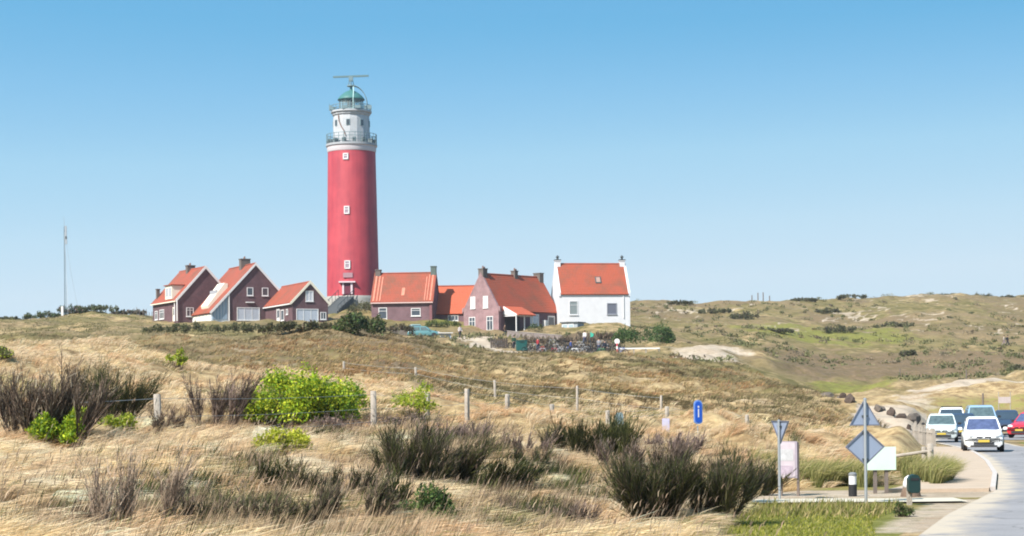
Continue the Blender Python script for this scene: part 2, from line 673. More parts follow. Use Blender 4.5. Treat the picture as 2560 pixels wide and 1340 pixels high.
M_GREEN_ROOF = mat('green_copper_paint', (0.05, 0.15, 0.145), 0.5, var=0.2, scale=4)
M_WOOD = mat('weathered_post_wood', (0.33, 0.29, 0.25), 0.9, var=0.35, scale=5, bump=0.4, bscale=25)
M_DARKWOOD = mat('dark_post_wood', (0.16, 0.13, 0.115), 0.9, var=0.3, scale=6, bump=0.3)
M_BLACK = mat('black_rubber', (0.02, 0.02, 0.022), 0.7)
M_CHIMNEY = mat('sooty_chimney_brick', (0.13, 0.11, 0.10), 0.95, var=0.3, scale=5)
M_LEAF = leaf_mat('leaves', 0.35)
M_GRASS = leaf_mat('dry_grass_blades', 0.42, 0.7)
M_TWIG = leaf_mat('twigs', 0.08, 0.85)

# ------------------------------------------------------------------ ground
def ground_material():
    m = bpy.data.materials.new('dune_ground')
    N, L = nodes_of(m)
    b = N['Principled BSDF']
    b.inputs['Roughness'].default_value = 0.95
    b.inputs['Specular IOR Level'].default_value = 0.1
    tc = N.new('ShaderNodeTexCoord')

    def noise(scale, det=5, rough=0.6, stretch=(1, 1, 1)):
        mp = N.new('ShaderNodeMapping')
        mp.inputs['Scale'].default_value = stretch
        L.new(tc.outputs['Object'], mp.inputs['Vector'])
        n = N.new('ShaderNodeTexNoise')
        n.inputs['Scale'].default_value = scale
        n.inputs['Detail'].default_value = det
        n.inputs['Roughness'].default_value = rough
        L.new(mp.outputs['Vector'], n.inputs['Vector'])
        return n.outputs['Fac']

    def mix(f, a, bb):
        x = N.new('ShaderNodeMix')
        x.data_type = 'RGBA'
        if isinstance(f, float):
            x.inputs['Factor'].default_value = f
        else:
            L.new(f, x.inputs['Factor'])
        for s, v in (('A', a), ('B', bb)):
            if isinstance(v, tuple):
                x.inputs[s].default_value = v + (1,)
            else:
                L.new(v, x.inputs[s])
        return x.outputs['Result']

    def rng(f, lo, hi, t0=0.0, t1=1.0):
        x = N.new('ShaderNodeMapRange')
        x.interpolation_type = 'SMOOTHSTEP'
        for k, v in (('From Min', lo), ('From Max', hi), ('To Min', t0), ('To Max', t1)):
            x.inputs[k].default_value = v
        L.new(f, x.inputs['Value'])
        return x.outputs[0]

    def edge(w, n, amt=0.7):
        # breaks up the border of a zone with noise
        a = N.new('ShaderNodeMath')
        a.operation = 'SUBTRACT'
        L.new(n, a.inputs[0])
        a.inputs[1].default_value = 0.5
        c = N.new('ShaderNodeMath')
        c.operation = 'MULTIPLY_ADD'
        L.new(a.outputs[0], c.inputs[0])
        c.inputs[1].default_value = amt * 2
        L.new(w, c.inputs[2])
        return rng(c.outputs[0], 0.32, 0.68)

    at_ = N.new('ShaderNodeAttribute')
    at_.attribute_name = 'zone'
    sp = N.new('ShaderNodeSeparateColor')
    L.new(at_.outputs['Color'], sp.inputs[0])
    n_big = noise(0.07, 5, 0.6, (1, 0.6, 1))
    n_mid = noise(0.45, 6, 0.65)
    n_fine = noise(3.0, 6, 0.7)
    n_tuft = noise(1.1, 7, 0.75)
    olive = mix(rng(n_mid, 0.35, 0.65), (0.115, 0.098, 0.036), (0.23, 0.178, 0.082))
    olive = mix(rng(n_big, 0.42, 0.62), olive, mix(rng(n_tuft, 0.35, 0.65), (0.16, 0.115, 0.06), (0.26, 0.19, 0.105)))
    tan = mix(rng(n_tuft, 0.36, 0.64), (0.20, 0.13, 0.065), (0.50, 0.37, 0.20))
    tan = mix(rng(n_fine, 0.4, 0.7, 0, 0.5), tan, (0.36, 0.255, 0.14))
    grn = mix(rng(n_tuft, 0.35, 0.65), (0.125, 0.128, 0.028), (0.215, 0.205, 0.055))
    brn = mix(rng(n_tuft, 0.35, 0.68), (0.105, 0.072, 0.044), (0.22, 0.155, 0.092))
    snd = mix(rng(n_mid, 0.3, 0.7), (0.36, 0.28, 0.21), (0.50, 0.41, 0.32))
    col = mix(edge(sp.outputs['Red'], n_mid), olive, tan)
    col = mix(edge(at_.outputs['Alpha'], n_tuft), col, brn)
    col = mix(edge(sp.outputs['Green'], n_tuft, 0.5), col, grn)
    col = mix(edge(sp.outputs['Blue'], n_tuft, 0.45), col, snd)
    L.new(col, b.inputs['Base Color'])
    bp = N.new('ShaderNodeBump')
    bp.inputs['Strength'].default_value = 0.9
    bp.inputs['Distance'].default_value = 0.25
    L.new(n_tuft, bp.inputs['Height'])
    L.new(bp.outputs['Normal'], b.inputs['Normal'])
    return m


def zones(x, y):
    far_ = sstep(85, 100, y)
    wx_ = fbm(x / 4.0, y / 4.0, 61, 4) - .5
    wy_ = fbm(x / 6.0, y / 6.0, 63, 4) - .5
    x0, y0 = x, y
    y = y * (1 + far_ * .09 * wy_)
    px = 1280 + F * x / np.maximum(y, 5) + far_ * 110 * wx_
    big = fbm(x / 13.0, y / 16.0, 21, 4)
    e = xl(y)
    dry = np.interp(y, [0, 60, 78, 100, 150, 175, 200, 300], [1, 1, .85, .6, .55, .35, .3, .25])
    dry = dry + 1.2 * (big - .5) * sstep(70, 90, y)
    dry = dry * (1 - .55 * sstep(250, 480, px) * sstep(1300, 1050, px) * sstep(95, 112, y) * sstep(185, 165, y))
    green = np.zeros_like(x)
    green = np.maximum(green, sstep(-5.8, -4.6, x - e) * sstep(-.2, -.5, x - e) * sstep(37.6, 36.6, y) * sstep(20, 24, y))
    green = np.maximum(green, .72 * sstep(0, 1.0, x - xr(y)) * sstep(60, 78, y) * sstep(101, 98, y))
    green = np.maximum(green, .55 * sstep(-6, -4, x - e) * sstep(36, 37, y) * sstep(49, 47, y))
    green = np.maximum(green, .62 * sstep(1750, 1900, px) * sstep(2400, 2200, px) * sstep(285, 300, y) * sstep(345, 325, y))
    green = np.maximum(green, .60 * sstep(1960, 2040, px) * sstep(2350, 2200, px) * sstep(160, 175, y) * sstep(215, 200, y))
    green = np.maximum(green, .75 * sstep(1070, 1090, px) * sstep(1190, 1165, px) * sstep(276, 281, y) * sstep(294, 290, y))
    green = np.maximum(green, .5 * sstep(2250, 2300, px) * sstep(125, 130, y) * sstep(150, 142, y))
    green = np.maximum(green, .36 * sstep(240, 300, y) * sstep(.42, .6, big))
    sand = np.zeros_like(x)
    sand = np.maximum(sand, .62 * sstep(1600, 1720, px) * sstep(1900, 1820, px) * sstep(190, 197, y) * sstep(230, 225, y))
    sand = np.maximum(sand, 1.0 * sstep(1180, 1250, px) * sstep(1590, 1560, px) * sstep(203, 207, y) * sstep(224, 217, y))
    sand = np.maximum(sand, 1.0 * sstep(1150, 1165, px) * sstep(1245, 1225, px) * sstep(212, 216, y) * sstep(256, 250, y))
    sand = np.maximum(sand, .95 * sstep(-5.5, -4.2, x - e) * sstep(0, -.4, x - e) * sstep(98, 103, y) * sstep(124, 119, y))
    sand = np.maximum(sand, .8 * sstep(2190, 2290, px) * sstep(153, 157, y) * sstep(166, 162, y))
    sand = np.maximum(sand, .55 * sstep(2210, 2250, px) * sstep(2400, 2320, px) * sstep(124, 130, y) * sstep(156, 150, y))
    sand = np.maximum(sand, .62 * sstep(-6, -5, x - e) * sstep(.6, .3, x - e) * sstep(40.4, 41.2, y) * sstep(45.5, 44.4, y))
    sand = np.maximum(sand, .6 * sstep(.8, .2, x - e) * sstep(-1.6, -.6, x - e) * sstep(29, 31, y) * sstep(41, 40, y))
    sand = np.maximum(sand, .55 * (fbm(x / 7.0, y / 5.0, 77, 3) > .69) * sstep(290, 330, y))
    sand = np.maximum(sand, .42 * sstep(.66, .74, fbm(x0 / 5.0, y0 / 4.0, 119, 3)) * sstep(66, 80, y) * sstep(185, 170, y))
    sand = np.maximum(sand, .6 * sstep(390, 420, px) * sstep(500, 470, px) * sstep(175, 180, y) * sstep(196, 190, y))
    brown = np.zeros_like(x)
    brown = np.maximum(brown, .62 * sstep(1820, 1980, px) * sstep(196, 215, y) * sstep(300, 270, y))
    brown = np.maximum(brown, .5 * sstep(300, 330, y) * (1 + .0 * x) * (fbm(x / 22.0, y / 26.0, 41, 3) > .5))
    brown = np.maximum(brown, .55 * sstep(320, 420, px) * sstep(1150, 1050, px) * sstep(95, 115, y) * sstep(180, 165, y) * (fbm(x / 9., y / 14., 43, 3)) * 1.6)
    brown = np.maximum(brown, .72 * sstep(1300, 1330, px) * sstep(1570, 1540, px) * sstep(218, 226, y) * sstep(262, 256, y))
    return np.stack([np.clip(dry, 0, 1), np.clip(green, 0, 1), np.clip(sand, 0, 1), np.clip(brown, 0, 1)], -1)


def build_ground():
    ny, nx = 900, 520
    ys = np.concatenate([np.linspace(-60, 5, 40), np.exp(np.linspace(math.log(5.2), math.log(700), ny)), [800, 950, 1200, 1700, 1100]])
    us = np.linspace(-.50, .50, nx)
    UU, YY = np.meshgrid(us, ys)
    XX = UU * (np.maximum(YY, 0) + 15)
    ZZ = H(XX, YY)
    V = np.stack([XX, YY, ZZ], -1).reshape(-1, 3)
    n_y = len(ys)
    idx = np.arange(n_y * nx).reshape(n_y, nx)
    Q = np.stack([idx[:-1, :-1], idx[:-1, 1:], idx[1:, 1:], idx[1:, :-1]], -1).reshape(-1, 4)
    o = np_mesh('ground', V, Q, ground_material(), smooth=True)
    a = o.data.attributes.new('zone', 'FLOAT_COLOR', 'POINT')
    a.data.foreach_set('color', zones(V[:, 0], V[:, 1]).astype(np.float32).ravel())
    tag(o, 'rolling dunes of dry grass, heath and sand', 'ground', kind='structure')
    return o


build_ground()


# ------------------------------------------------------------------ road, kerb, paths
def strip(name, ys, xa, xb, dz, mat_, n=8, skirt=0.0):
    V = []
    Q = []
    for y in ys:
        a, b = xa(y), xb(y)
        for k in range(n + 1):
            t = k / n
            V.append((a + (b - a) * t, y, float(zroad(y)) + dz))
    m = n + 1
    for i in range(len(ys) - 1):
        for k in range(n):
            Q.append((i * m + k, i * m + k + 1, (i + 1) * m + k + 1, (i + 1) * m + k))
    mb = MB().add(V, Q)
    if skirt:
        for k in (0, n):
            vs = []
            for i in range(len(ys)):
                p = V[i * m + k]
                vs += [p, (p[0], p[1], p[2] - skirt)]
            mb.add(vs, [(2 * i, 2 * i + 1, 2 * i + 3, 2 * i + 2) for i in range(len(ys) - 1)])
        for i in (0, len(ys) - 1):
            vs = []
            for k in range(m):
                p = V[i * m + k]
                vs += [p, (p[0], p[1], p[2] - skirt)]
            mb.add(vs, [(2 * k, 2 * k + 1, 2 * k + 3, 2 * k + 2) for k in range(n)])
    return mb.build(name, mat_)


def road_material():
    if 'worn_asphalt' in MATS:
        return MATS['worn_asphalt']
    m = bpy.data.materials.new('worn_asphalt')
    N, L = nodes_of(m)
    b = N['Principled BSDF']
    b.inputs['Roughness'].default_value = 0.92
    tc = N.new('ShaderNodeTexCoord')

    def noise(sc, det=5, st=(1, 1, 1)):
        mp = N.new('ShaderNodeMapping')
        mp.inputs['Scale'].default_value = st
        L.new(tc.outputs['Object'], mp.inputs['Vector'])
        n = N.new('ShaderNodeTexNoise')
        n.inputs['Scale'].default_value = sc
        n.inputs['Detail'].default_value = det
        n.inputs['Roughness'].default_value = .65
        L.new(mp.outputs['Vector'], n.inputs['Vector'])
        return n.outputs['Fac']

    def rng(f, a, c, lo=0., hi=1.):
        r = N.new('ShaderNodeMapRange')
        for k, v in (('From Min', a), ('From Max', c), ('To Min', lo), ('To Max', hi)):
            r.inputs[k].default_value = v
        L.new(f, r.inputs['Value'])
        return r.outputs[0]

    def mix(f, a, c):
        x = N.new('ShaderNodeMix')
        x.data_type = 'RGBA'
        L.new(f, x.inputs['Factor'])
        for k, v in (('A', a), ('B', c)):
            if isinstance(v, tuple):
                x.inputs[k].default_value = v + (1,)
            else:
                L.new(v, x.inputs[k])
        return x.outputs['Result']
    col = mix(rng(noise(.5, 6), .35, .65), (.17, .162, .168), (.24, .228, .235))
    col = mix(rng(noise(.22, 4, (1.6, .25, 1)), .52, .62, 0, .55), col, (.21, .20, .21))      # long worn wheel bands and patches
    col = mix(rng(noise(30, 3), .35, .7, 0, .5), col, (.33, .315, .32))
    vo = N.new('ShaderNodeTexVoronoi')
    vo.feature = 'DISTANCE_TO_EDGE'
    vo.inputs['Scale'].default_value = .45
    mp = N.new('ShaderNodeVectorMath')
    mp.operation = 'ADD'
    n3 = N.new('ShaderNodeTexNoise')
    n3.inputs['Scale'].default_value = 1.2
    L.new(tc.outputs['Object'], n3.inputs['Vector'])
    L.new(tc.outputs['Object'], mp.inputs[0])
    L.new(n3.outputs['Color'], mp.inputs[1])
    L.new(mp.outputs[0], vo.inputs['Vector'])
    col = mix(rng(vo.outputs['Distance'], 0, .018, .75, 0), col, (.10, .095, .095))            # cracks
    at_ = N.new('ShaderNodeAttribute')
    at_.attribute_name = 'edge'
    ad = N.new('ShaderNodeMath')
    ad.operation = 'MULTIPLY'
    L.new(at_.outputs['Fac'], ad.inputs[0])
    L.new(rng(noise(.9, 6), .3, .62, .2, 1.6), ad.inputs[1])
    col = mix(rng(ad.outputs[0], .25, .8, 0, .9), col, (.46, .38, .29))                         # sand blown over the edges
    L.new(col, b.inputs['Base Color'])
    bp = N.new('ShaderNodeBump')
    bp.inputs['Strength'].default_value = .3
    bp.inputs['Distance'].default_value = .02
    L.new(noise(45, 3), bp.inputs['Height'])
    L.new(bp.outputs['Normal'], b.inputs['Normal'])
    MATS['worn_asphalt'] = m
    return m


ys_road = list(np.arange(6, 128.1, 1.0))
road_o = strip('road', ys_road, xl, xr, 0.0, road_material(), 12)
ea = road_o.data.attributes.new('edge', 'FLOAT', 'POINT')
ea.data.foreach_set('value', [1.0 if i_ % 13 in (0, 12) else (.35 if i_ % 13 in (1, 11) else 0.0) for i_ in range(len(road_o.data.vertices))])
tag(road_o, 'pale worn asphalt road curving out of the car park', 'road', kind='structure')
ys_park = list(np.arange(104, 127.1, 1.0))
tag(strip('car_park', ys_park, lambda y: xr(y) - .02, lambda y: 46.0, -0.004, road_material(), 10), 'asphalt car park behind the road', 'car park', kind='structure')
M_PAVER = mat('pinkish_paver', (0.42, 0.325, 0.245), 0.9, var=0.2, scale=1.5, bump=0.2, bscale=14)
ys_walk = list(np.arange(43.4, 84.1, .8))


def walk_l(y):
    return xl(y) - np.interp(y, [41, 44, 50, 60, 70, 84], [3.0, 2.4, 1.75, 1.8, 1.7, 1.5])


tag(strip('pavement', ys_walk, walk_l, lambda y: xl(y) - .16, 0.05, M_PAVER, 8, 0.2), 'pinkish paved footway beside the road', 'pavement', kind='structure')
M_KERB = mat('pale_kerb_stone', (0.46, 0.41, 0.38), 0.85, var=0.2, scale=3)
ys_kerb = list(np.arange(43.6, 84.1, .8))
tag(strip('kerb', ys_kerb, lambda y: xl(y) - .158, lambda y: xl(y) - .03, 0.075, M_KERB, 1, 0.2), 'pale stone kerb between road and footway', 'kerb', kind='structure')
M_PATH = mat('pale_shell_path', (0.50, 0.45, 0.36), 0.9, var=0.12, scale=1.5, bump=0.2, bscale=30)
px_path = list(np.arange(5.0, 9.7, .4))
V = []
for x in px_path:
    for y in (38.9, 39.6, 40.3):
        V.append((x, y + .12 * math.sin(x * 1.3), float(zroad(y)) + 0.012))
Q = [(i * 3 + k, (i + 1) * 3 + k, (i + 1) * 3 + k + 1, i * 3 + k + 1) for i in range(len(px_path) - 1) for k in range(2)]
tag(MB().add(V, Q).build('path', M_PATH), 'pale shell path crossing the verge behind the road signs', 'path', kind='structure')

# ------------------------------------------------------------------ lighthouse
def build_lighthouse():
    Y = 300.0
    s = F / Y
    base = at(883, 742, Y)
    t = thing('lighthouse', 'tall red round lighthouse with a white top and green lantern roof', 'lighthouse', base)
    k = 1 / s

    def z(py):
        return (742 - py) * k
    red = bpy.data.materials.new('red_tower_paint')
    N, L = nodes_of(red)
    b = N['Principled BSDF']
    b.inputs['Roughness'].default_value = 0.6
    tc = N.new('ShaderNodeTexCoord')
    mp = N.new('ShaderNodeMapping')
    mp.inputs['Scale'].default_value = (1.2, 1.2, 0.09)
    L.new(tc.outputs['Object'], mp.inputs['Vector'])
    no = N.new('ShaderNodeTexNoise')
    no.inputs['Scale'].default_value = 1.4
    no.inputs['Detail'].default_value = 6
    L.new(mp.outputs['Vector'], no.inputs['Vector'])
    n2 = N.new('ShaderNodeTexNoise')
    n2.inputs['Scale'].default_value = 0.5
    n2.inputs['Detail'].default_value = 5
    L.new(tc.outputs['Object'], n2.inputs['Vector'])
    mm = N.new('ShaderNodeMath')
    mm.operation = 'MULTIPLY'
    L.new(no.outputs['Fac'], mm.inputs[0])
    L.new(n2.outputs['Fac'], mm.inputs[1])
    mr = N.new('ShaderNodeMapRange')
    mr.inputs['From Min'].default_value = 0.12
    mr.inputs['From Max'].default_value = 0.4
    L.new(mm.outputs[0], mr.inputs['Value'])
    mx = N.new('ShaderNodeMix')
    mx.data_type = 'RGBA'
    L.new(mr.outputs[0], mx.inputs['Factor'])
    mx.inputs['A'].default_value = (0.45, 0.055, 0.072, 1)
    mx.inputs['B'].default_value = (0.32, 0.036, 0.055, 1)
    L.new(mx.outputs['Result'], b.inputs['Base Color'])

    prof = []
    for i in range(13):
        f = i / 12
        py = 742 + (382 - 742) * f
        prof.append(((65.5 + (59.5 - 65.5) * f) * k, z(py)))
    prof[0] = (prof[0][0], -3.0)
    MB().lathe(prof, 64).build('tower_shaft', red, t, smooth='auto')
    MB().lathe([(60 * k, z(382)), (61 * k, z(380)), (61.5 * k, z(370)), (64 * k, z(367.5))], 64).build('cornice_band', mat('cornice_white', (.52, .47, .49), .8, var=.1), t, smooth='auto')
    g = MB().lathe([(61 * k, z(367.5) + .003), (64 * k, z(367)), (64 * k, z(362)), (45 * k, z(362) + .003)], 48).build('balcony', mat('balcony_grey', (0.32, 0.33, 0.35), 0.8), t, smooth='auto')
    rl = MB()
    for py in (338, 346, 354):
        rl.ring((0, 0, z(py)), 62.5 * k, .045, 48, 5, 'z')
    for i in range(28):
        a = 2 * math.pi * i / 28
        p = (62.5 * k * math.cos(a), 62.5 * k * math.sin(a))
        rl.tube((p[0], p[1], z(362)), (p[0], p[1], z(337)), .05, .05, 5)
    rl.build('railing', M_GREY_RAIL, g)
    for i in range(14):
        a = 2 * math.pi * (i + .5) / 14 + .2
        MB().box((56 * k * math.cos(a), 56 * k * math.sin(a), z(356)), (.7, .5, .75), rz=a).build('equipment_box', mat('box_grey', (0.13, 0.16, 0.17), 0.7, var=.4, scale=2), g)
    # watch room
    M_GREYWHITE = mat('weathered_white', (.40, .41, .43), .8, var=.22, scale=1.3)
    drum = MB().lathe([(46 * k, z(362) + .01), (45.5 * k, z(300)), (44.5 * k, z(292)), (47.5 * k, z(289)), (48 * k, z(286))], 16).build('watch_room', M_GREYWHITE, t)
    for i in range(8):
        a = 2 * math.pi * i / 8 - math.pi / 2 - 0.10
        w = MB().box((45.3 * k * math.cos(a), 45.3 * k * math.sin(a), z(311)), (.14, .6, .95), rz=a).build('window', M_GREY_RAIL, drum)
        MB().box((45.6 * k * math.cos(a), 45.6 * k * math.sin(a), z(311)), (.16, .44, .76), rz=a).build('pane', M_GLASS, w)
    st = MB()
    pts = [(46.6 * k * math.cos(a), 46.6 * k * math.sin(a), z(zz)) for a, zz in ((-2.25, 292), (-2.2, 308), (-2.05, 322), (-1.9, 332), (-1.8, 345))]
    st.path(pts, .09, 6)
    st.build('drain_pipe', mat('rusty_pipe', (0.20, 0.13, 0.11), 0.8), drum)
    g2 = MB().lathe([(47 * k, z(286)), (51 * k, z(283)), (51 * k, z(279)), (30 * k, z(279) + .002)], 48).build('upper_balcony', M_GREYWHITE, t, smooth='auto')
    r2 = MB()
    for py in (265, 272):
        r2.ring((0, 0, z(py)), 49.5 * k, .05, 40, 5, 'z')
    for i in range(24):
        a = 2 * math.pi * i / 24
        p = (49.5 * k * math.cos(a), 49.5 * k * math.sin(a))
        r2.tube((p[0], p[1], z(279)), (p[0], p[1], z(265)), .05, .05, 5)
    # boxes and aerials on the left of the upper rail
    r2.box((-52 * k, -4 * k, z(270)), (.35, .4, .8)).box((-45 * k, -22 * k, z(274)), (.8, .4, .45))
    r2.tube((-54 * k, -4 * k, z(276)), (-54 * k, -4 * k, z(259)), .05, .04, 5)
    r2.box((44 * k, -26 * k, z(272)), (1.1, .3, .6)).box((20 * k, -48 * k, z(274)), (.9, .3, .45)).box((-12 * k, -49 * k, z(274)), (.9, .3, .45))
    r2.build('railing', M_GREY_RAIL, g2)
    # lantern
    ln = MB()
    ln.lathe([(31 * k, z(279)), (31 * k, z(272)), (29 * k, z(271.5))], 32)
    ln.lathe([(29 * k, z(252)), (31.5 * k, z(251)), (31.5 * k, z(249)), (29 * k, z(248.5))], 32)
    for i in range(16):
        a = 2 * math.pi * i / 16
        p = (29.5 * k * math.cos(a), 29.5 * k * math.sin(a))
        ln.tube((p[0], p[1], z(272)), (p[0], p[1], z(250)), .06, .06, 5)
    lan = ln.build('lantern_room', M_GREY_RAIL, t)
    pane = bpy.data.materials.new('lantern_glass')
    N, L = nodes_of(pane)
    pb = N['Principled BSDF']
    pb.inputs['Base Color'].default_value = (0.75, 0.88, 0.88, 1)
    pb.inputs['Roughness'].default_value = 0.05
    pb.inputs['Transmission Weight'].default_value = 0.85
    pb.inputs['IOR'].default_value = 1.02
    MB().lathe([(28.6 * k, z(272)), (28.6 * k, z(251))], 32, cap=False).build('lantern_glass', pane, lan, smooth=True)
    MB().lathe([(4 * k, z(279)), (8 * k, z(274)), (9.5 * k, z(264)), (8 * k, z(254)), (5 * k, z(251))], 20).build('lens', mat('lens_dark', (0.06, 0.06, 0.09), 0.2, var=.3), lan, smooth=True)
    dm = MB().lathe([(34 * k, z(250.5)), (33.5 * k, z(248)), (27 * k, z(240)), (19 * k, z(233)), (10 * k, z(228)), (4 * k, z(226)), (3 * k, z(221)), (.1, z(218))], 32)
    dome = dm.build('dome', M_GREEN_ROOF, t, smooth=True)
    # pale ladder rail up the dome front, curved rail on the right
    MB().path([(8 * k, -32 * k, z(280)), (8 * k, -33.5 * k, z(250)), (8 * k, -22 * k, z(235)), (7 * k, -8 * k, z(218))], .09, 5).build('ladder_rail', mat('pale_green_rail', (0.35, 0.5, 0.48), .6), dome)
    arc = MB()
    for off in (-.45, .45):
        pts = []
        for i in range(13):
            a = math.pi / 2 * i / 12
            pts.append(((2 + 38 * math.sin(a)) * k, off, z(264) + (264 - 214) * k * math.cos(a)))
        pts.append((40 * k, off, z(278)))
        arc.path(pts, .07, 5)
    for i in range(1, 13):
        a = math.pi / 2 * i / 12
        x, zz = (2 + 38 * math.sin(a)) * k, z(264) + 50 * k * math.cos(a)
        arc.tube((x, -.45, zz), (x, .45, zz), .035, .035, 4)
    arc.build('curved_ladder', M_GREY_RAIL, t)
    # radar on the roof
    rd = MB()
    rd.lathe([(2.2 * k, z(222)), (2.2 * k, z(214))], 10)
    rd.lathe([(9 * k, z(217)), (10 * k, z(216)), (10 * k, z(213.5)), (9 * k, z(213))], 16)
    for i in range(3):
        a = i * 2.1 + .5
        rd.tube((8 * k * math.cos(a), 8 * k * math.sin(a), z(213)), (4 * k * math.cos(a), 4 * k * math.sin(a), z(199)), .06, .06, 5)
    rd.tube((0, 0, z(213)), (0, 0, z(199)), .08, .08, 6)
    rd.box((0, 0, z(197)), (.65, .65, .7))
    rad = rd.build('radar_mast', M_GREY_RAIL, t)
    MB().box((0, 0, z(191)), (89 * k, .3, .26), ry=R(-1.5)).tube((0, 0, z(195)), (0, 0, z(191)), .15, .15, 8).build('radar_scanner', mat('scanner_grey', (0.12, 0.19, 0.2), .5), rad)
    # shaft windows
    def wl_(px, py, w, h):
        f = (742 - py) / 360
        r = (65.5 - 6 * f) * k
        x = (px - 883 + (742 - py) * .012) * k
        a = math.asin(max(-1, min(1, x / r)))
        M = (r * math.sin(a), -r * math.cos(a))
        fr = MB()
        ww, hh = w * k, h * k
        for (cx, cz, sx, sz) in ((-ww / 2, 0, .16, hh), (ww / 2, 0, .16, hh), (0, hh / 2, ww + .16, .16), (0, -hh / 2, ww + .16, .16), (0, 0.1 * hh, ww, .1)):
            fr.box((M[0] + cx * math.cos(a), M[1] + cx * math.sin(a), z(py) + cz), (sx, .3, sz), rz=a)
        o = fr.build('window', M_WHITE, t)
        MB().box((M[0], M[1], z(py)), (ww - .1, .16, hh - .1), rz=a).build('pane', mat('pale_pane', (.33, .25, .3), .3), o)
    wl_(869, 398, 11, 13)
    wl_(872, 531, 11, 17)
    wl_(874, 666, 12, 18)
    sg = MB()
    wx, wz = (876 - 883) * k, z(692)
    sg.box((wx, -64.8 * k, wz), (1.5, .2, .75))
    sg.build('stone_tablet', mat('tablet', (.34, .2, .23), .8), t)
    d = MB()
    d.box((-9 * k, -66 * k, z(709)), (2.6, .9, .22))
    d.box((-19 * k, -64.5 * k, z(724)), (.3, .5, 30 * k)).box((2 * k, -65 * k, z(724)), (.3, .5, 30 * k))
    dr = d.build('entrance', mat('entrance_white', (.62, .5, .53), .7), t)
    MB().box((-9 * k, -64.6 * k, z(724)), (1.25, .3, 30 * k)).build('door', mat('door_plum', (.13, .03, .05), .5), dr)
    # concrete foot with a stair
    c = MB()
    c.lathe([(70 * k, -3.0), (70 * k, -.5), (68.5 * k, -.2), (67 * k, 0.0)], 48)
    c.build('plinth', M_CONCRETE, t, smooth='auto')
    stp = MB()
    for i in range(11):
        stp.box((-.7 - .22 * i, -68 * k - .35 - .36 * i, -.25 - .24 * i - .6), (2.4, .4, 1.3), rz=-.25)
    ss = stp.build('steps', mat('dark_steps', (.10, .11, .12), .9, var=.3), t)
    h = MB()
    for sd in (-1.2, 1.2):
        h.tube((-.7 + sd, -68 * k - .3, .85), (-2.9 + sd, -68 * k - 4.0, -1.8), .05, .05, 5)
        for i in range(0, 11, 2):
            x, y, zz = -.7 - .22 * i + sd, -68 * k - .35 - .36 * i, -.25 - .24 * i
            h.tube((x, y, zz), (x, y, zz + 1.0), .04, .04, 5)
    h.build('handrail', mat('rail_dark', (.05, .07, .08), .5), ss)
    return t


build_lighthouse()


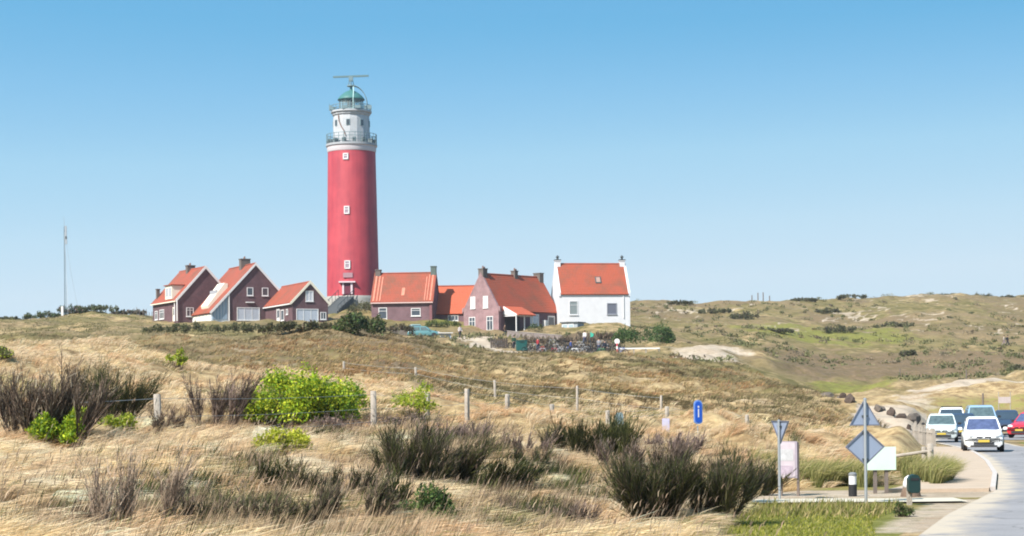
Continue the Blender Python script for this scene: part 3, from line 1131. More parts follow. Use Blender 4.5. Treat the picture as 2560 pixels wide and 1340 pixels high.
# ------------------------------------------------------------------ houses
class House:
    """local frame: gable wall in the plane y=0 facing -y, ridge runs along +y"""

    def __init__(s, name, label, px, py, Y, yaw, wl_, wr, el, er, ap, Lg, wall, roof, base=-2.5, cat='house'):
        s.wl, s.wr, s.el, s.er, s.ap, s.L = wl_, wr, el, er, ap, Lg
        s.t = thing(name, label, cat, at(px, py, Y), R(yaw))
        s.roofmat = roof
        poly = [(-wl_, base), (wr, base), (wr, er), (0, ap), (-wl_, el)]
        s.wall = MB().prism(poly, 0, Lg).build('wall', wall, s.t)

    def roof(s, oh=.3, og=.12, th=.16, ex_l=0.0, og2=None, ridge=True, skip=0.0):
        og2 = og if og2 is None else og2
        mb = MB()
        for sgn, w, e, ex in ((-1, s.wl, s.el, ex_l), (1, s.wr, s.er, 0)):
            dx, dz = w, s.ap - e
            l = math.hypot(dx, dz)
            ux, uz = sgn * dx / l, -dz / l
            nx, nz = sgn * dz / l, dx / l
            a = (0, s.ap + .012)
            ee = (ux * (l + oh + ex), s.ap + .012 + uz * (l + oh + ex))
            poly = [a, ee, (ee[0] + nx * th, ee[1] + nz * th), (0, s.ap + .012 + th / max(nz, .3))]
            mb.prism(poly, -og, s.L + og2)
        s.r = mb.build('roof', s.roofmat, s.t)
        if ridge:
            MB().tube((0, -og, s.ap + th + .04), (0, s.L + og2, s.ap + th + .04), .14, .14, 8).build('ridge_tiles', M_TILE_OLD, s.r)
        return s.r

    def verge(s, m, wd=.24, og=.16, oh=.3, back=False, cover=.22, off=0.0):
        mb = MB()
        for sgn, w, e in ((-1, s.wl, s.el), (1, s.wr, s.er)):
            l = math.hypot(w, s.ap - e)
            ux, uz = sgn * w / l, -(s.ap - e) / l
            nx, nz = -sgn * uz if sgn > 0 else uz, 0
            nx, nz = sgn * (s.ap - e) / l, w / l
            a = (0, s.ap - .1)
            b = (ux * (l + oh), s.ap - .1 + uz * (l + oh))
            poly = [a, b, (b[0] + nx * (wd + .1), b[1] + nz * (wd + .1)), (0, s.ap - .1 + (wd + .1) / max(nz, .35))]
            mb.prism(poly, -og - .06 - off, -og - off)
            if back:
                mb.prism(poly, s.L + og, s.L + og + .06)
        return mb.build('verge_board', m, s.t)

    def P(s, side, u, z, d):
        if side == 'gable':
            return (u, -d, z)
        if side == 'left':
            return (-s.wl - d, u, z)
        return (s.wr + d, u, z)

    def sbox(s, mb, side, u0, u1, z0, z1, d0, d1):
        a, b = s.P(side, u0, z0, d0), s.P(side, u1, z1, d1)
        return mb.box2(a, b)

    def window(s, side, u, z, w, h, frame=M_WHITE, pane=M_GLASS, cols=2, transom=True, name='window', t=.1, sill=True):
        fr = MB()
        for (a, b, c, d) in ((u - w / 2, u - w / 2 + t, z, z + h), (u + w / 2 - t, u + w / 2, z, z + h),
                             (u - w / 2 + t, u + w / 2 - t, z, z + t), (u - w / 2 + t, u + w / 2 - t, z + h - t, z + h)):
            s.sbox(fr, side, a, b, c, d, -.05, .07)
        for k in range(1, cols):
            x = u - w / 2 + w * k / cols
            s.sbox(fr, side, x - .035, x + .035, z + t, z + h - t, -.05, .05)
        if transom:
            s.sbox(fr, side, u - w / 2 + t, u + w / 2 - t, z + h * .68, z + h * .68 + .06, -.05, .055)
        if sill:
            s.sbox(fr, side, u - w / 2 - .06, u + w / 2 + .06, z - .09, z - .002, -.05, .13)
        o = fr.build(name, frame, s.t)
        p = MB()
        s.sbox(p, side, u - w / 2 + .02, u + w / 2 - .02, z + .02, z + h - .02, -.05, .012)
        p.build('pane', pane, o)
        return o

    def door(s, side, u, w, h, m=M_WHITE, z0=0.0, light=True):
        fr = MB()
        t = .1
        for (a, b, c, d) in ((u - w / 2, u - w / 2 + t, z0, z0 + h), (u + w / 2 - t, u + w / 2, z0, z0 + h), (u - w / 2 + t, u + w / 2 - t, z0 + h - t, z0 + h)):
            s.sbox(fr, side, a, b, c, d, -.05, .08)
        s.sbox(fr, side, u - w / 2 + t, u + w / 2 - t, z0, z0 + h - t, -.05, .03)
        o = fr.build('door', m, s.t)
        if light:
            p = MB()
            s.sbox(p, side, u - w / 2 + .2, u + w / 2 - .2, z0 + h * .45, z0 + h - .2, 0, .045)
            p.build('pane', M_GLASS, o)
        hd = MB()
        s.sbox(hd, side, u + w / 2 - .22, u + w / 2 - .16, z0 + h * .42, z0 + h * .48, 0, .12)
        hd.build('handle', M_STEEL, o)
        return o

    def chimney(s, y, w, d, z0, z1, x=0.0, m=M_CHIMNEY, cap=None, pot=False):
        mb = MB()
        mb.box2((x - w / 2, y - d / 2, z0), (x + w / 2, y + d / 2, z1 - .14))
        mb.box2((x - w / 2 - .07, y - d / 2 - .07, z1 - .14), (x + w / 2 + .07, y + d / 2 + .07, z1))
        o = mb.build('chimney', m, s.r)
        if cap is not None:
            MB().box2((x - w / 2 - .1, y - d / 2 - .1, z1 + .002), (x + w / 2 + .1, y + d / 2 + .1, z1 + .12)).lathe([(.2, .12), (.14, .4), (.3, .5), (.05, .8)], 10, (x, y, z1)).build('chimney_cap', cap, o)
        elif pot:
            MB().lathe([(.13, 0), (.1, .4)], 8, (x, y, z1 - .01)).lathe([(.13, 0), (.1, .3)], 8, (x + .3 * 0, y + .35, z1 - .01)).build('chimney_pot', mat('pot_clay', (.2, .12, .1), .9), o)
        return o

    def gutter(s, side, m, z=None, dx=.3):
        w = s.wl if side == 'left' else s.wr
        e = s.el if side == 'left' else s.er
        slope = (s.ap - e) / w
        sg = -1 if side == 'left' else 1
        zz = e - slope * dx * .72 if z is None else z
        mb = MB()
        mb.box2((sg * (w + dx * .55), -.05, zz - .1), (sg * (w + dx + .12), s.L + .05, zz + .06))
        return mb.build('gutter', m, s.t)


# --- brick house at the left end (A)
sA = 16.0
A = House('brick_house', 'dark brick house with weathered red roof and white dormer, leftmost of the cottages', 515, 803, 294, 29, 4.6, 4.6, 3.3, 3.3, 8.3, 12.0, M_BRICK_DARK, M_TILE_OLD)
A.roof(.35, .12)
A.verge(M_WHITE)
A.gutter('left', M_CREAM)
A.chimney(7.0, 1.3, .9, 7.6, 9.2, m=M_CHIMNEY, pot=True)
A.chimney(11.2, .5, .5, 4.0, 5.6, x=-4.0)
# flat topped dormer on the left slope
dm = MB().box2((-4.75, 2.2, 3.55), (-2.6, 5.4, 5.65))
dorm = dm.build('dormer', M_CREAM, A.t)
MB().box2((-4.95, 2.0, 5.652), (-2.0, 5.6, 5.8)).build('dormer_roof', M_TILE_OLD, dorm)
for yy in (3.0, 4.5):
    MB().box2((-4.79, yy - .55, 4.0), (-4.6, yy + .55, 5.3)).build('dormer_window', mat('dormer_pane', (.35, .36, .4), .2), dorm)
A.window('left', 7.5, .6, 2.2, 1.5, cols=3)
A.window('left', 10.2, .6, 1.4, 1.4)
A.door('left', 1.6, 1.1, 2.2, M_CREAM)
A.window('gable', -2.6, .7, 1.2, 1.4)
MB().tube((-4.75, -.2, 0), (-4.75, -.2, 3.3), .09, .09, 6).tube((-4.75, .9, 0), (-4.75, .9, 3.3), .09, .09, 6).build('drainpipe', M_WHITE, A.t)

# --- brick house with the long catslide roof (B)
Bh = House('catslide_house', 'tall dark brick house with a long red roof sweeping down over a white glazed porch', 640, 805, 287, 26, 4.25, 4.0, 4.27, 4.45, 8.75, 13.0, M_BRICK_DARK, M_TILE_OLD)
Bh.roof(.15, .12, ex_l=4.05)
vb = MB()
for poly in ([(0, 8.62), (-7.12, 1.15), (-7.12 - .24, 1.38), (0, 9.05)], [(0, 8.62), (4.25, 4.05), (4.25 + .24, 4.28), (0, 9.05)]):
    vb.prism(poly, -.24, -.18)
vb.build('verge_board', M_WHITE, Bh.t)
Bh.chimney(5.2, 1.5, 1.0, 8.2, 10.0, pot=True)
pr = MB().prism([(-6.95, -2.5), (-4.27, -2.5), (-4.27, 4.05), (-6.95, 1.2)], .25, 13.0)
prc = pr.build('porch', mat('porch_boards', (.55, .6, .65), .6, var=.1), Bh.t)
pg = MB()
for i in range(5):
    x = -6.6 + i * .48
    h = 1.35 + (x + 6.95) * 1.03
    pg.box2((x - .17, .19, .35), (x + .17, .4, max(.7, h - .15)))
pg.build('porch_glazing', mat('porch_glass', (.25, .33, .42), .15), prc)
sd = MB()
for i in range(6):
    sd.box2((-7.0, 1.0 + i * 1.8, .1), (-6.9, 2.2 + i * 1.8, 1.05))
sd.build('side_window', M_CREAM, prc)
dm = MB().prism([(-6.3, 1.75), (-3.4, 4.9), (-3.4, 6.0), (-3.9, 6.1), (-6.6, 2.6)], 3.2, 6.8)
dorm = dm.build('dormer', M_CREAM, Bh.t)
MB().box2((-5.2, 3.4, 4.3), (-4.9, 6.6, 5.0)).build('dormer_window', mat('dormer_pane', (.35, .36, .4), .2), dorm)
for x in (-.9, 1.5):
    Bh.window('gable', x, 4.0, 1.0, 1.25, cols=1, transom=False)
Bh.window('gable', -1.2, .25, 3.6, 1.95, cols=3, transom=False, pane=M_CURTAIN)
MB().box2((-1.6, -.3, 2.9), (-.3, -.0, 3.05)).build('lintel', M_WHITE, Bh.t)
MB().tube((-4.25, -.12, 0), (-4.25, -.12, 4.2), .08, .08, 6).build('drainpipe', M_WHITE, Bh.t)

# --- low wing (C)
Ch = House('brick_cottage', 'low dark brick cottage with small red roof, between catslide house and lighthouse', 776, 807, 277, 25, 2.75, 2.75, 3.0, 2.85, 5.85, 13.0, M_BRICK_DARK, M_TILE_OLD)
Ch.roof(.25, .12)
Ch.verge(M_CREAM)
Ch.gutter('left', M_WHITE)
Ch.window('gable', -.1, 3.15, 1.2, 1.55, cols=2, transom=False, pane=mat('pale_curtain', (.5, .5, .55), .3))
Ch.window('gable', -.45, .1, 3.4, 1.95, cols=3, transom=False, pane=M_CURTAIN)
Ch.window('gable', 2.0, .5, .9, 1.1, cols=2, transom=False)
Ch.door('left', 6.6, 1.4, 2.3, M_WHITE)
Ch.window('left', 4.6, .5, 1.5, 1.6, cols=1, transom=False)
Ch.window('left', 2.4, 1.3, .8, .8, cols=1, transom=False)

# --- mauve house right of the tower (D)
Dh = House('mauve_brick_house', 'mauve brick house with pale striped red roof, just right of the lighthouse', 1091, 801, 288, 84, 3.6, 3.6, 2.85, 2.85, 7.1, 9.4, M_BRICK_GREY, M_TILE_OLD)
Dh.roof(.35, .1)
st_m = mat('faded_tiles', (.50, .19, .13), .8, var=.3, scale=2.5)
slope_l = math.hypot(3.6, 4.25)
ux, uz = -3.6 / slope_l, -4.25 / slope_l
nx, nz = -4.25 / slope_l, 3.6 / slope_l
for (y0, y1, n0) in ((.25, .5, 0), (.8, .95, 0), (1.2, 1.35, .4), (8.0, 8.18, .3), (8.45, 8.65, 0), (8.95, 9.2, 0), (4.4, 4.9, 2.4)):
    a0, a1 = .3 + n0, slope_l + .1
    if n0 == 2.4:
        a0, a1 = 3.0, 4.6
    pts = []
    for q, hgt in ((a0, .176), (a1, .176), (a1, .2), (a0, .2)):
        pts.append((ux * q + nx * hgt, 7.1 + .012 + uz * q + nz * hgt))
    MB().prism(pts, y0, y1).build('faded_tile_strip', st_m, Dh.r)
Dh.gutter('left', mat('pink_gutter', (.58, .42, .4), .7))
Dh.chimney(.35, .8, .8, 6.3, 8.3, m=mat('green_chimney', (.10, .13, .12), .9))
Dh.chimney(8.9, .9, .8, 6.3, 7.9, m=M_CHIMNEY)
Dh.window('left', 7.65, .15, 1.3, 1.75, cols=1, pane=M_GLASS)
Dh.window('left', 2.6, .55, 1.45, 1.2, cols=1, transom=True)
MB().box2((-3.75, .1, -1), (-3.5, .5, 2.8)).build('corner_pilaster', mat('pilaster', (.2, .09, .1), .9), Dh.t)

# --- low house whose roof links the two (E)
Eh = House('low_roofed_house', 'low building showing only a bright orange roof between two brick houses', 1190, 806, 291, 86, 3.4, 3.4, 1.3, 1.3, 5.45, 6.5, M_BRICK_GREY, M_TILE_BRIGHT)
Eh.roof(.25, .02)
Eh.window('left', 3.2, .15, 1.6, .85, cols=3, transom=False)

# --- rose brick house (Fh)
Fh = House('rose_brick_house', 'rose brick house with stepped chimney gable, wide red roof and a small front porch', 1203, 829, 277, -41, 3.45, 3.45, 3.15, 3.15, 8.35, 13.6, M_BRICK_PINK, M_TILE_NEW)
# long side's shade is painted, as a darker brick sheet over the wall
Fh.roof(.3, -.3, og2=.05)
par = MB()
for sgn in (-1, 1):
    par.prism([(0, 8.1), (sgn * 3.75, 2.75), (sgn * 3.75, 3.55), (sgn * 3.3, 3.62), (0, 8.75)], -.02, .3)
par.build('gable_coping', M_BRICK_PINK, Fh.t)
Fh.chimney(.5, .95, .95, 7.7, 9.3, m=M_CHIMNEY, pot=True)
Fh.chimney(7.6, .8, .7, 7.9, 9.3, m=M_CHIMNEY, pot=True)
Fh.chimney(13.2, 1.25, .9, 7.3, 9.2, m=M_CHIMNEY)
for x in (-1.55, .95):
    Fh.window('gable', x, 3.45, .95, 1.75, cols=1, transom=False, pane=mat('white_shutter', (.74, .68, .7), .6), name='shuttered_window')
Fh.window('gable', -1.75, .1, 1.25, 2.1, cols=2, pane=M_GLASS)
Fh.window('gable', 1.75, .1, 1.25, 2.1, cols=2, pane=M_GLASS)
dk = MB().box2((3.452, .35, -2.5), (3.50, 13.5, 3.1)).build('shaded_side_sheet', brick_mat('painted_shade_brick', (.13, .058, .072), (.10, .046, .058), (.15, .11, .12)), Fh.t)  # thin sheet over the rose brick, shade put into its colour
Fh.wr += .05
Fh.window('right', 8.0, .9, 2.0, 1.75, cols=3, pane=M_CURTAIN)
Fh.door('right', 11.9, 1.6, 2.5, M_WHITE)
MB().box2((3.5, 9.9, .2), (4.0, 10.5, 1.8)).build('white_cabinet', M_WHITE, Fh.t)
# porch with a small hipped roof
pc = MB()
for (x, y) in ((5.9, 1.1), (5.9, 4.7), (5.9, 2.9)):
    pc.box2((x - .07, y - .07, -.5), (x + .07, y + .07, 2.2))
pc.box2((3.52, 1.0, 2.1), (6.0, 1.12, 2.25)).box2((3.52, 4.7, 2.1), (6.0, 4.82, 2.25)).box2((5.9, 1.12, 2.1), (6.0, 4.7, 2.25))
por = pc.build('porch', M_WHITE, Fh.t)
MB().prism([(3.52, 2.4), (6.1, 2.2), (6.1, 2.34), (3.52, 3.6)], .95, 1.1).build('porch_gable', M_WHITE, por)
MB().prism([(3.52, 3.45), (6.3, 2.2), (6.3, 2.34), (3.52, 3.62)], 1.101, 5.1).build('porch_roof', M_TILE_BRIGHT, por)
MB().box2((3.52, 1.3, -.2), (3.56, 4.5, 2.0)).build('porch_shade_panel', mat('painted_porch_shade', (.035, .03, .035), .8), por)  # dark panel on the wall, painting the shade inside the porch

# --- white house (W)
Wh = House('white_house', 'whitewashed house with a bright red roof and two white chimneys, rightmost of the cottages', 1388, 799, 286, -82, 3.4, 3.4, 3.7, 3.7, 8.25, 10.9, M_WHITEWASH, M_TILE_NEW)
Wh.roof(.22, -.3, og2=-.25)
for y0, y1 in ((-.02, .31), (10.62, 10.95)):
    cp = MB()
    for sgn in (-1, 1):
        cp.prism([(0, 8.0), (sgn * 3.55, 3.35), (sgn * 3.55, 3.92), (0, 8.58)], y0, y1)
    cp.build('gable_coping', M_WHITEWASH, Wh.t)
Wh.chimney(.45, .8, .8, 7.6, 8.98, m=M_WHITEWASH, cap=M_DARKGREY)
Wh.chimney(10.4, .8, .8, 7.6, 8.98, m=M_WHITEWASH, cap=M_DARKGREY)
Wh.window('right', 2.25, .55, 1.3, 2.1, cols=1, pane=mat('grey_blind', (.2, .23, .24), .3), frame=mat('white_grey_frame', (.6, .6, .62), .6))
Wh.window('right', 8.1, .6, 1.5, 1.7, cols=1, transom=False, pane=mat('slate_blind', (.12, .13, .17), .5), frame=mat('slate_frame', (.25, .26, .3), .6))
MB().box2((3.4, 9.85, 0.0), (3.52, 9.95, 3.7)).build('drainpipe', mat('pipe_grey', (.6, .6, .6), .6), Wh.t)
slf = math.hypot(3.4, 4.55)
q = .55
cx, cz = 3.4 * q, 8.25 - 4.55 * q
a_ = math.atan2(4.55, 3.4)
sk = MB().box((cx + .16 * math.sin(a_), 6.3, cz + .16 * math.cos(a_)), (1.25, .9, .2), ry=a_).build('skylight', M_DARKGREY, Wh.r)
MB().box((cx + .2 * math.sin(a_), 6.3, cz + .2 * math.cos(a_)), (.95, .6, .2), ry=a_).build('pane', mat('sky_pane', (.35, .22, .18), .15), sk)

# --- glazed grey annex in front of the white house
ax = thing('garden_annex', 'small grey glazed lean-to between rose brick and white houses', 'annex', at(1424, 829, 272), R(-30))
MB().box2((-1.3, 0, -1.0), (1.3, 2.0, 1.25)).build('wall', mat('annex_grey', (.28, .32, .36), .6), ax)
MB().box2((-1.5, -.2, 1.252), (1.5, 2.2, 1.4)).build('roof', M_DARKGREY, ax)
for x in (-.75, .25):
    w = MB().box2((x - .45, -.05, .15), (x + .45, .02, 1.1)).build('window', M_WHITE, ax)
    MB().box2((x - .38, -.06, .22), (x + .38, .03, 1.03)).build('pane', mat('annex_pane', (.3, .38, .42), .15), w)


# ------------------------------------------------------------------ plants
def unit(v):
    return v / np.maximum(np.linalg.norm(v, axis=-1, keepdims=True), 1e-9)


def pick(pal, n, jitter=.18):
    pal = np.array(pal, float)
    c = pal[RNG.integers(0, len(pal), n)]
    return np.clip(c * (1 + RNG.normal(0, jitter, (n, 1))), .005, .9)


class Leaves:
    """collects ribbons and leaf faces as triangles with a colour each"""

    def __init__(s):
        s.V, s.T, s.Cc, s.n = [], [], [], 0

    def ribbons(s, P0, P1, P2, w0, w1, col, col2=None):
        n = len(P0)
        if n == 0:
            return s
        d = unit(P2 - P0)
        rnd = unit(RNG.normal(size=(n, 3)))
        side = unit(np.cross(d, rnd))
        w0 = np.broadcast_to(np.asarray(w0, float), (n,))[:, None]
        w1 = np.broadcast_to(np.asarray(w1, float), (n,))[:, None]
        V = np.stack([P0 - side * w0, P0 + side * w0, P1 - side * w1, P1 + side * w1, P2], 1)
        b = s.n + 5 * np.arange(n)[:, None]
        T = np.concatenate([b + [0, 1, 3], b + [0, 3, 2], b + [2, 3, 4]], 0)
        c2 = col if col2 is None else col2
        Cc = np.stack([col, col, (col + c2) / 2, (col + c2) / 2, c2], 1)
        s.V.append(V.reshape(-1, 3))
        s.T.append(T)
        s.Cc.append(Cc.reshape(-1, 3))
        s.n += 5 * n
        return s

    def leaves(s, P, size, col, up=.3, aspect=.5):
        """kite shaped leaves"""
        n = len(P)
        d = unit(RNG.normal(size=(n, 3)) + np.array([0, 0, up]))
        sd = unit(np.cross(d, RNG.normal(size=(n, 3))))
        size = np.broadcast_to(np.asarray(size, float), (n,))[:, None]
        nrm = np.cross(d, sd)
        V = np.stack([P, P + d * size * .5 + sd * size * aspect * .5 + nrm * size * .08, P + d * size, P + d * size * .5 - sd * size * aspect * .5 + nrm * size * .08], 1)
        b = s.n + 4 * np.arange(n)[:, None]
        T = np.concatenate([b + [0, 1, 2], b + [0, 2, 3]], 0)
        s.V.append(V.reshape(-1, 3))
        s.T.append(T)
        s.Cc.append(np.repeat(col[:, None], 4, 1).reshape(-1, 3))
        s.n += 4 * n
        return s

    def build(s, name, m, parent=None):
        return np_mesh(name, np.concatenate(s.V), np.concatenate(s.T), m, parent, np.concatenate(s.Cc))


def inball(n, p=.5):
    v = unit(RNG.normal(size=(n, 3)))
    return v * (RNG.random((n, 1)) ** p)


GREEN_BRIGHT = [(.26, .37, .02), (.36, .45, .025), (.16, .27, .02), (.44, .48, .03), (.10, .19, .02)]
GREEN_LIME = [(.36, .40, .03), (.28, .36, .03), (.42, .42, .05), (.20, .28, .02)]
GREEN_DARK = [(.05, .09, .025), (.07, .12, .03), (.09, .13, .03), (.035, .065, .02)]
OLIVE = [(.10, .11, .045), (.13, .13, .06), (.08, .085, .04), (.16, .14, .075)]
BROOM = [(.03, .037, .012), (.046, .055, .017), (.075, .08, .022), (.035, .042, .015), (.09, .095, .028)]
BROWN = [(.10, .07, .05), (.075, .05, .037), (.14, .10, .075), (.05, .035, .027), (.19, .14, .10)]
PURPLE = [(.17, .12, .105), (.22, .16, .14), (.11, .075, .07), (.28, .21, .18)]
STRAW = [(.80, .63, .42), (.72, .55, .35), (.60, .44, .26), (.86, .71, .50), (.78, .59, .42), (.48, .34, .19)]


def shrub(name, label, cat, px, py, wpx, hpx, pal, n=2500, leaf=.10, lobes=9, depth=.8, group=None, loc=None, stems=True, up=.5, lump=None):
    """leafy shrub: crown of leaf clumps of uneven size, on short branches"""
    p = hit(px, py) if loc is None else loc
    s = F / p.y
    W, Hh = wpx / s, hpx / s
    t = thing(name, label, cat, p, 0, group)
    L = Leaves()
    cs = []
    lobes = max(lobes, int(6.5 * W / Hh))
    for k in range(lobes):
        a = RNG.uniform(-1, 1)
        top = max(0, 1 - a * a) ** .38
        hv = RNG.uniform(.72, 1.12)
        r = RNG.uniform(.22, .40) * min(W * .6, Hh)
        c = np.array([a * (W / 2 - r * .7), RNG.uniform(-.5, .5) * W * depth * top, RNG.uniform(.12, .98) * (Hh * (.45 + .55 * top) * hv - r) + r * .25])
        cs.append((c, r))
    if lump:
        cs = [(c, r * lump) for c, r in cs]
    tot = sum(r ** 2 for c, r in cs)
    for c, r in cs:
        m = int(n * r * r / tot)
        v = inball(m, .35)
        v[:, 2] = np.where(v[:, 2] < -.4, -v[:, 2] * .5, v[:, 2])
        P = c + v * r * np.array([1.15, 1.15, 1.0]) * (1 + RNG.normal(0, .12, (m, 1)))
        P[:, 2] = np.maximum(P[:, 2], 0.0)
        col = pick(pal, m, .16) * RNG.uniform(.72, 1.25)
        L.leaves(P, leaf * RNG.uniform(.6, 1.3, m), col, up, .5)
        # a few shoots standing out of the clump
        q = max(3, m // 28)
        b = c + unit(RNG.normal(size=(q, 3)) + [0, 0, .8]) * r * .8
        e = b + unit(RNG.normal(size=(q, 3)) * .5 + [.15, 0, 1]) * r * RNG.uniform(.3, .8, (q, 1))
        for f in (.3, .55, .8, 1.0):
            L.leaves(np.repeat(b + (e - b) * f, 2, 0), leaf * .8, pick(pal, 2 * q, .15), up, .45)
    L.build('foliage', M_LEAF, t)
    if stems:
        B = Leaves()
        P0, P1, P2 = [], [], []
        for c, r in cs:
            for q in range(4):
                b = np.array([c[0] * .3 + RNG.normal(0, .08 * W), c[1] * .3, -.1])
                e = c + inball(1)[0] * r * .8
                P0.append(b)
                P1.append((b + e) / 2 + RNG.normal(0, .04 * W, 3))
                P2.append(e)
        k = len(P0)
        B.ribbons(np.array(P0), np.array(P1), np.array(P2), .022, .014, pick(BROWN, k))
        B.build('branches', M_TWIG, t)
    return t


def broom(name, label, cat, px, py, wpx, hpx, pal=BROOM, n=900, w=.008, lean=.35, spread=.8, twigs=5, base_pal=BROWN, group=None, stretch=.55, loc=None, mixp=None, tiers=1):
    """broom like shrub: many thin upright stems fanning out, with fine side shoots"""
    p = hit(px, py) if loc is None else loc
    s = F / p.y
    W, Hh = wpx / s, 1.1 * hpx / s
    t = thing(name, label, cat, p, 0, group)
    L = Leaves()
    # woody branches fan out of a few roots, each ending in a pointed sheaf of fine shoots
    nr = max(2, int(W / .38))
    rx = (np.arange(nr) + RNG.uniform(.1, .9, nr)) / nr * W * .78 - W * .39
    ry = RNG.uniform(-.5, .5, nr) * W * stretch
    nb = max(12, nr * 9, n // 30)
    n = int(n * 1.5)
    kb = RNG.integers(0, nr, nb)
    bx, by = rx[kb], ry[kb]
    fx = RNG.uniform(-1, 1, nb)
    fan = bx / max(W * .5, .1) * .35 + fx * .6 * spread + lean * .8
    fy = RNG.normal(0, .38 * spread, nb)
    bd = unit(np.stack([fan, fy, np.ones(nb)], 1))
    reach_ = np.minimum(Hh / np.maximum(bd[:, 2], .4), max(W * .8, Hh * 1.05)) * RNG.uniform(.62, 1.2, nb)
    reach_ *= 1 - .3 * np.abs(fx) * RNG.random(nb)
    B0 = np.stack([bx + RNG.normal(0, .05, nb), by + RNG.normal(0, .05, nb), np.full(nb, -.08)], 1)
    B2 = B0 + bd * (reach_ * .6)[:, None]
    B1 = (B0 + B2) / 2 + np.stack([-.06 * fan, np.zeros(nb), np.full(nb, -.03)], 1)
    cb = pick(base_pal, nb)
    L.ribbons(B0, B1, B2, w * 2.2, w * 1.5, cb, cb)
    # shoots
    k = RNG.integers(0, nb, n)
    f = RNG.uniform(.25, .98, n)[:, None]
    P0 = B0[k] * (1 - f) ** 2 + 2 * B1[k] * f * (1 - f) + B2[k] * f ** 2
    out = unit(bd[k] + RNG.normal(0, .17 + .10 * spread, (n, 3)) + np.array([.08, 0, .25]))
    ln = reach_[k] * RNG.uniform(.22, .52, n)
    P2 = P0 + out * ln[:, None]
    P1 = (P0 + P2) / 2 + RNG.normal(0, .012, (n, 3))
    tone = RNG.normal(1, .22, nb).clip(.5, 1.6)
    c0 = pick(base_pal, n) * tone[k][:, None]
    c1 = pick(pal, n) * tone[k][:, None]
    L.ribbons(P0, P1, P2, w, w * .85, c0 * .5 + c1 * .5, c1)
    tw = n * twigs
    i = RNG.integers(0, n, tw)
    f = RNG.uniform(.25, .98, tw)[:, None]
    b = P0[i] * (1 - f) + P2[i] * f
    e = b + unit(out[i] * 1.3 + RNG.normal(0, .33, (tw, 3))) * (ln[i] * RNG.uniform(.16, .42, tw))[:, None]
    L.ribbons(b, (b + e) / 2 + RNG.normal(0, .008, (tw, 3)), e, w * .75, w * .55, pick(pal if mixp is None else mixp, tw) * tone[k[i]][:, None])
    L.build('stems', M_TWIG if pal is not BROOM else M_LEAF, t)
    return t


# ---- dry grass of the near dunes
def off_road(x, y):
    e = xl(y)
    reach = np.interp(y, [20, 27, 37, 38, 46, 47, 60, 85, 120], [1.2, 3.2, 4.6, 5.9, 5.2, 2.7, 2.3, 1.9, 5.0])
    path = (y > 38.2) & (y < 46) & (x > 5.0)
    pxx = 1280 + F * x / np.maximum(y, 5)
    path = path | ((y > 104) & (y < 131) & (pxx > 2055 + (131 - y) * 3))
    return (x < e - reach) & ~path


def tufts(px, Y, n_bl, hgt, spread, w, pal_fn, lean, name=None, L=None, base=.35):
    """px, Y arrays of tuft places"""
    x = Y * (px - 1280) / F
    ok = off_road(x, Y)
    x, Y = x[ok], Y[ok]
    z = H(x, Y)
    m = len(x)
    k = np.repeat(np.arange(m), n_bl)
    n = len(k)
    hs = hgt[ok] if np.ndim(hgt) else np.full(m, hgt)
    hs = hs * RNG.uniform(.6, 1.25, m)
    a = RNG.uniform(0, 2 * math.pi, n)
    r0 = RNG.random(n) ** .5 * base * spread
    P0 = np.stack([x[k] + np.cos(a) * r0, Y[k] + np.sin(a) * r0, np.zeros(n)], 1)
    P0[:, 2] = H(P0[:, 0], P0[:, 1]) - .03
    wind = fbm(x / 5.0, Y / 5.0, 31, 3) - .5
    la = lean * (1 + 1.2 * wind)
    out = np.stack([np.cos(a) * spread * RNG.random(n) + la[k] + RNG.normal(0, .1, n), np.sin(a) * spread * RNG.random(n) + RNG.normal(0, .12, n), np.full(n, 1.0)], 1)
    out = unit(out)
    ln = hs[k] * RNG.uniform(.5, 1.1, n)
    P1 = P0 + out * (ln * .55)[:, None]
    tip = unit(out + np.stack([la[k] * 1.5 + RNG.normal(0, .2, n), RNG.normal(0, .25, n), -RNG.uniform(.2, 1.1, n)], 1))
    P2 = P1 + tip * (ln * .55)[:, None]
    c = pal_fn(x, Y, k)
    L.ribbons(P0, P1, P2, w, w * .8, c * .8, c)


def straw_cols(x, y, k):
    n = len(k)
    c = pick(STRAW, n, .16)
    g = fbm(x / 3.5, y / 3.5, 51, 3)
    red = fbm(x / 2.2, y / 2.6, 53, 3)
    c = np.where((red[k] > .58)[:, None], c * np.array([.97, .85, .76]), c)
    c = np.where((red[k] < .40)[:, None], c * np.array([1.05, 1.03, .92]), c)
    grn = (g[k] > .60) & (RNG.random(n) < .45)
    c = np.where(grn[:, None], pick([(.20, .20, .06), (.16, .16, .055), (.26, .24, .09)], n), c)
    return c


def mid_cols(x, y, k):
    n = len(k)
    c = pick([(.27, .225, .105), (.20, .175, .075), (.36, .285, .15), (.155, .135, .06), (.41, .305, .175), (.25, .175, .11)], n, .18)
    g = fbm(x / 11., y / 13., 57, 3)
    c = np.where((g[k] > .56)[:, None], c * np.array([1.35, 1.2, 1.1]), c)
    c = np.where((g[k] < .44)[:, None], c * np.array([.60, .62, .58]), c)
    r_ = fbm(x / 6., y / 5., 59, 3)
    c = np.where((r_[k] > .60)[:, None], c * np.array([.92, .78, .74]), c)
    return c


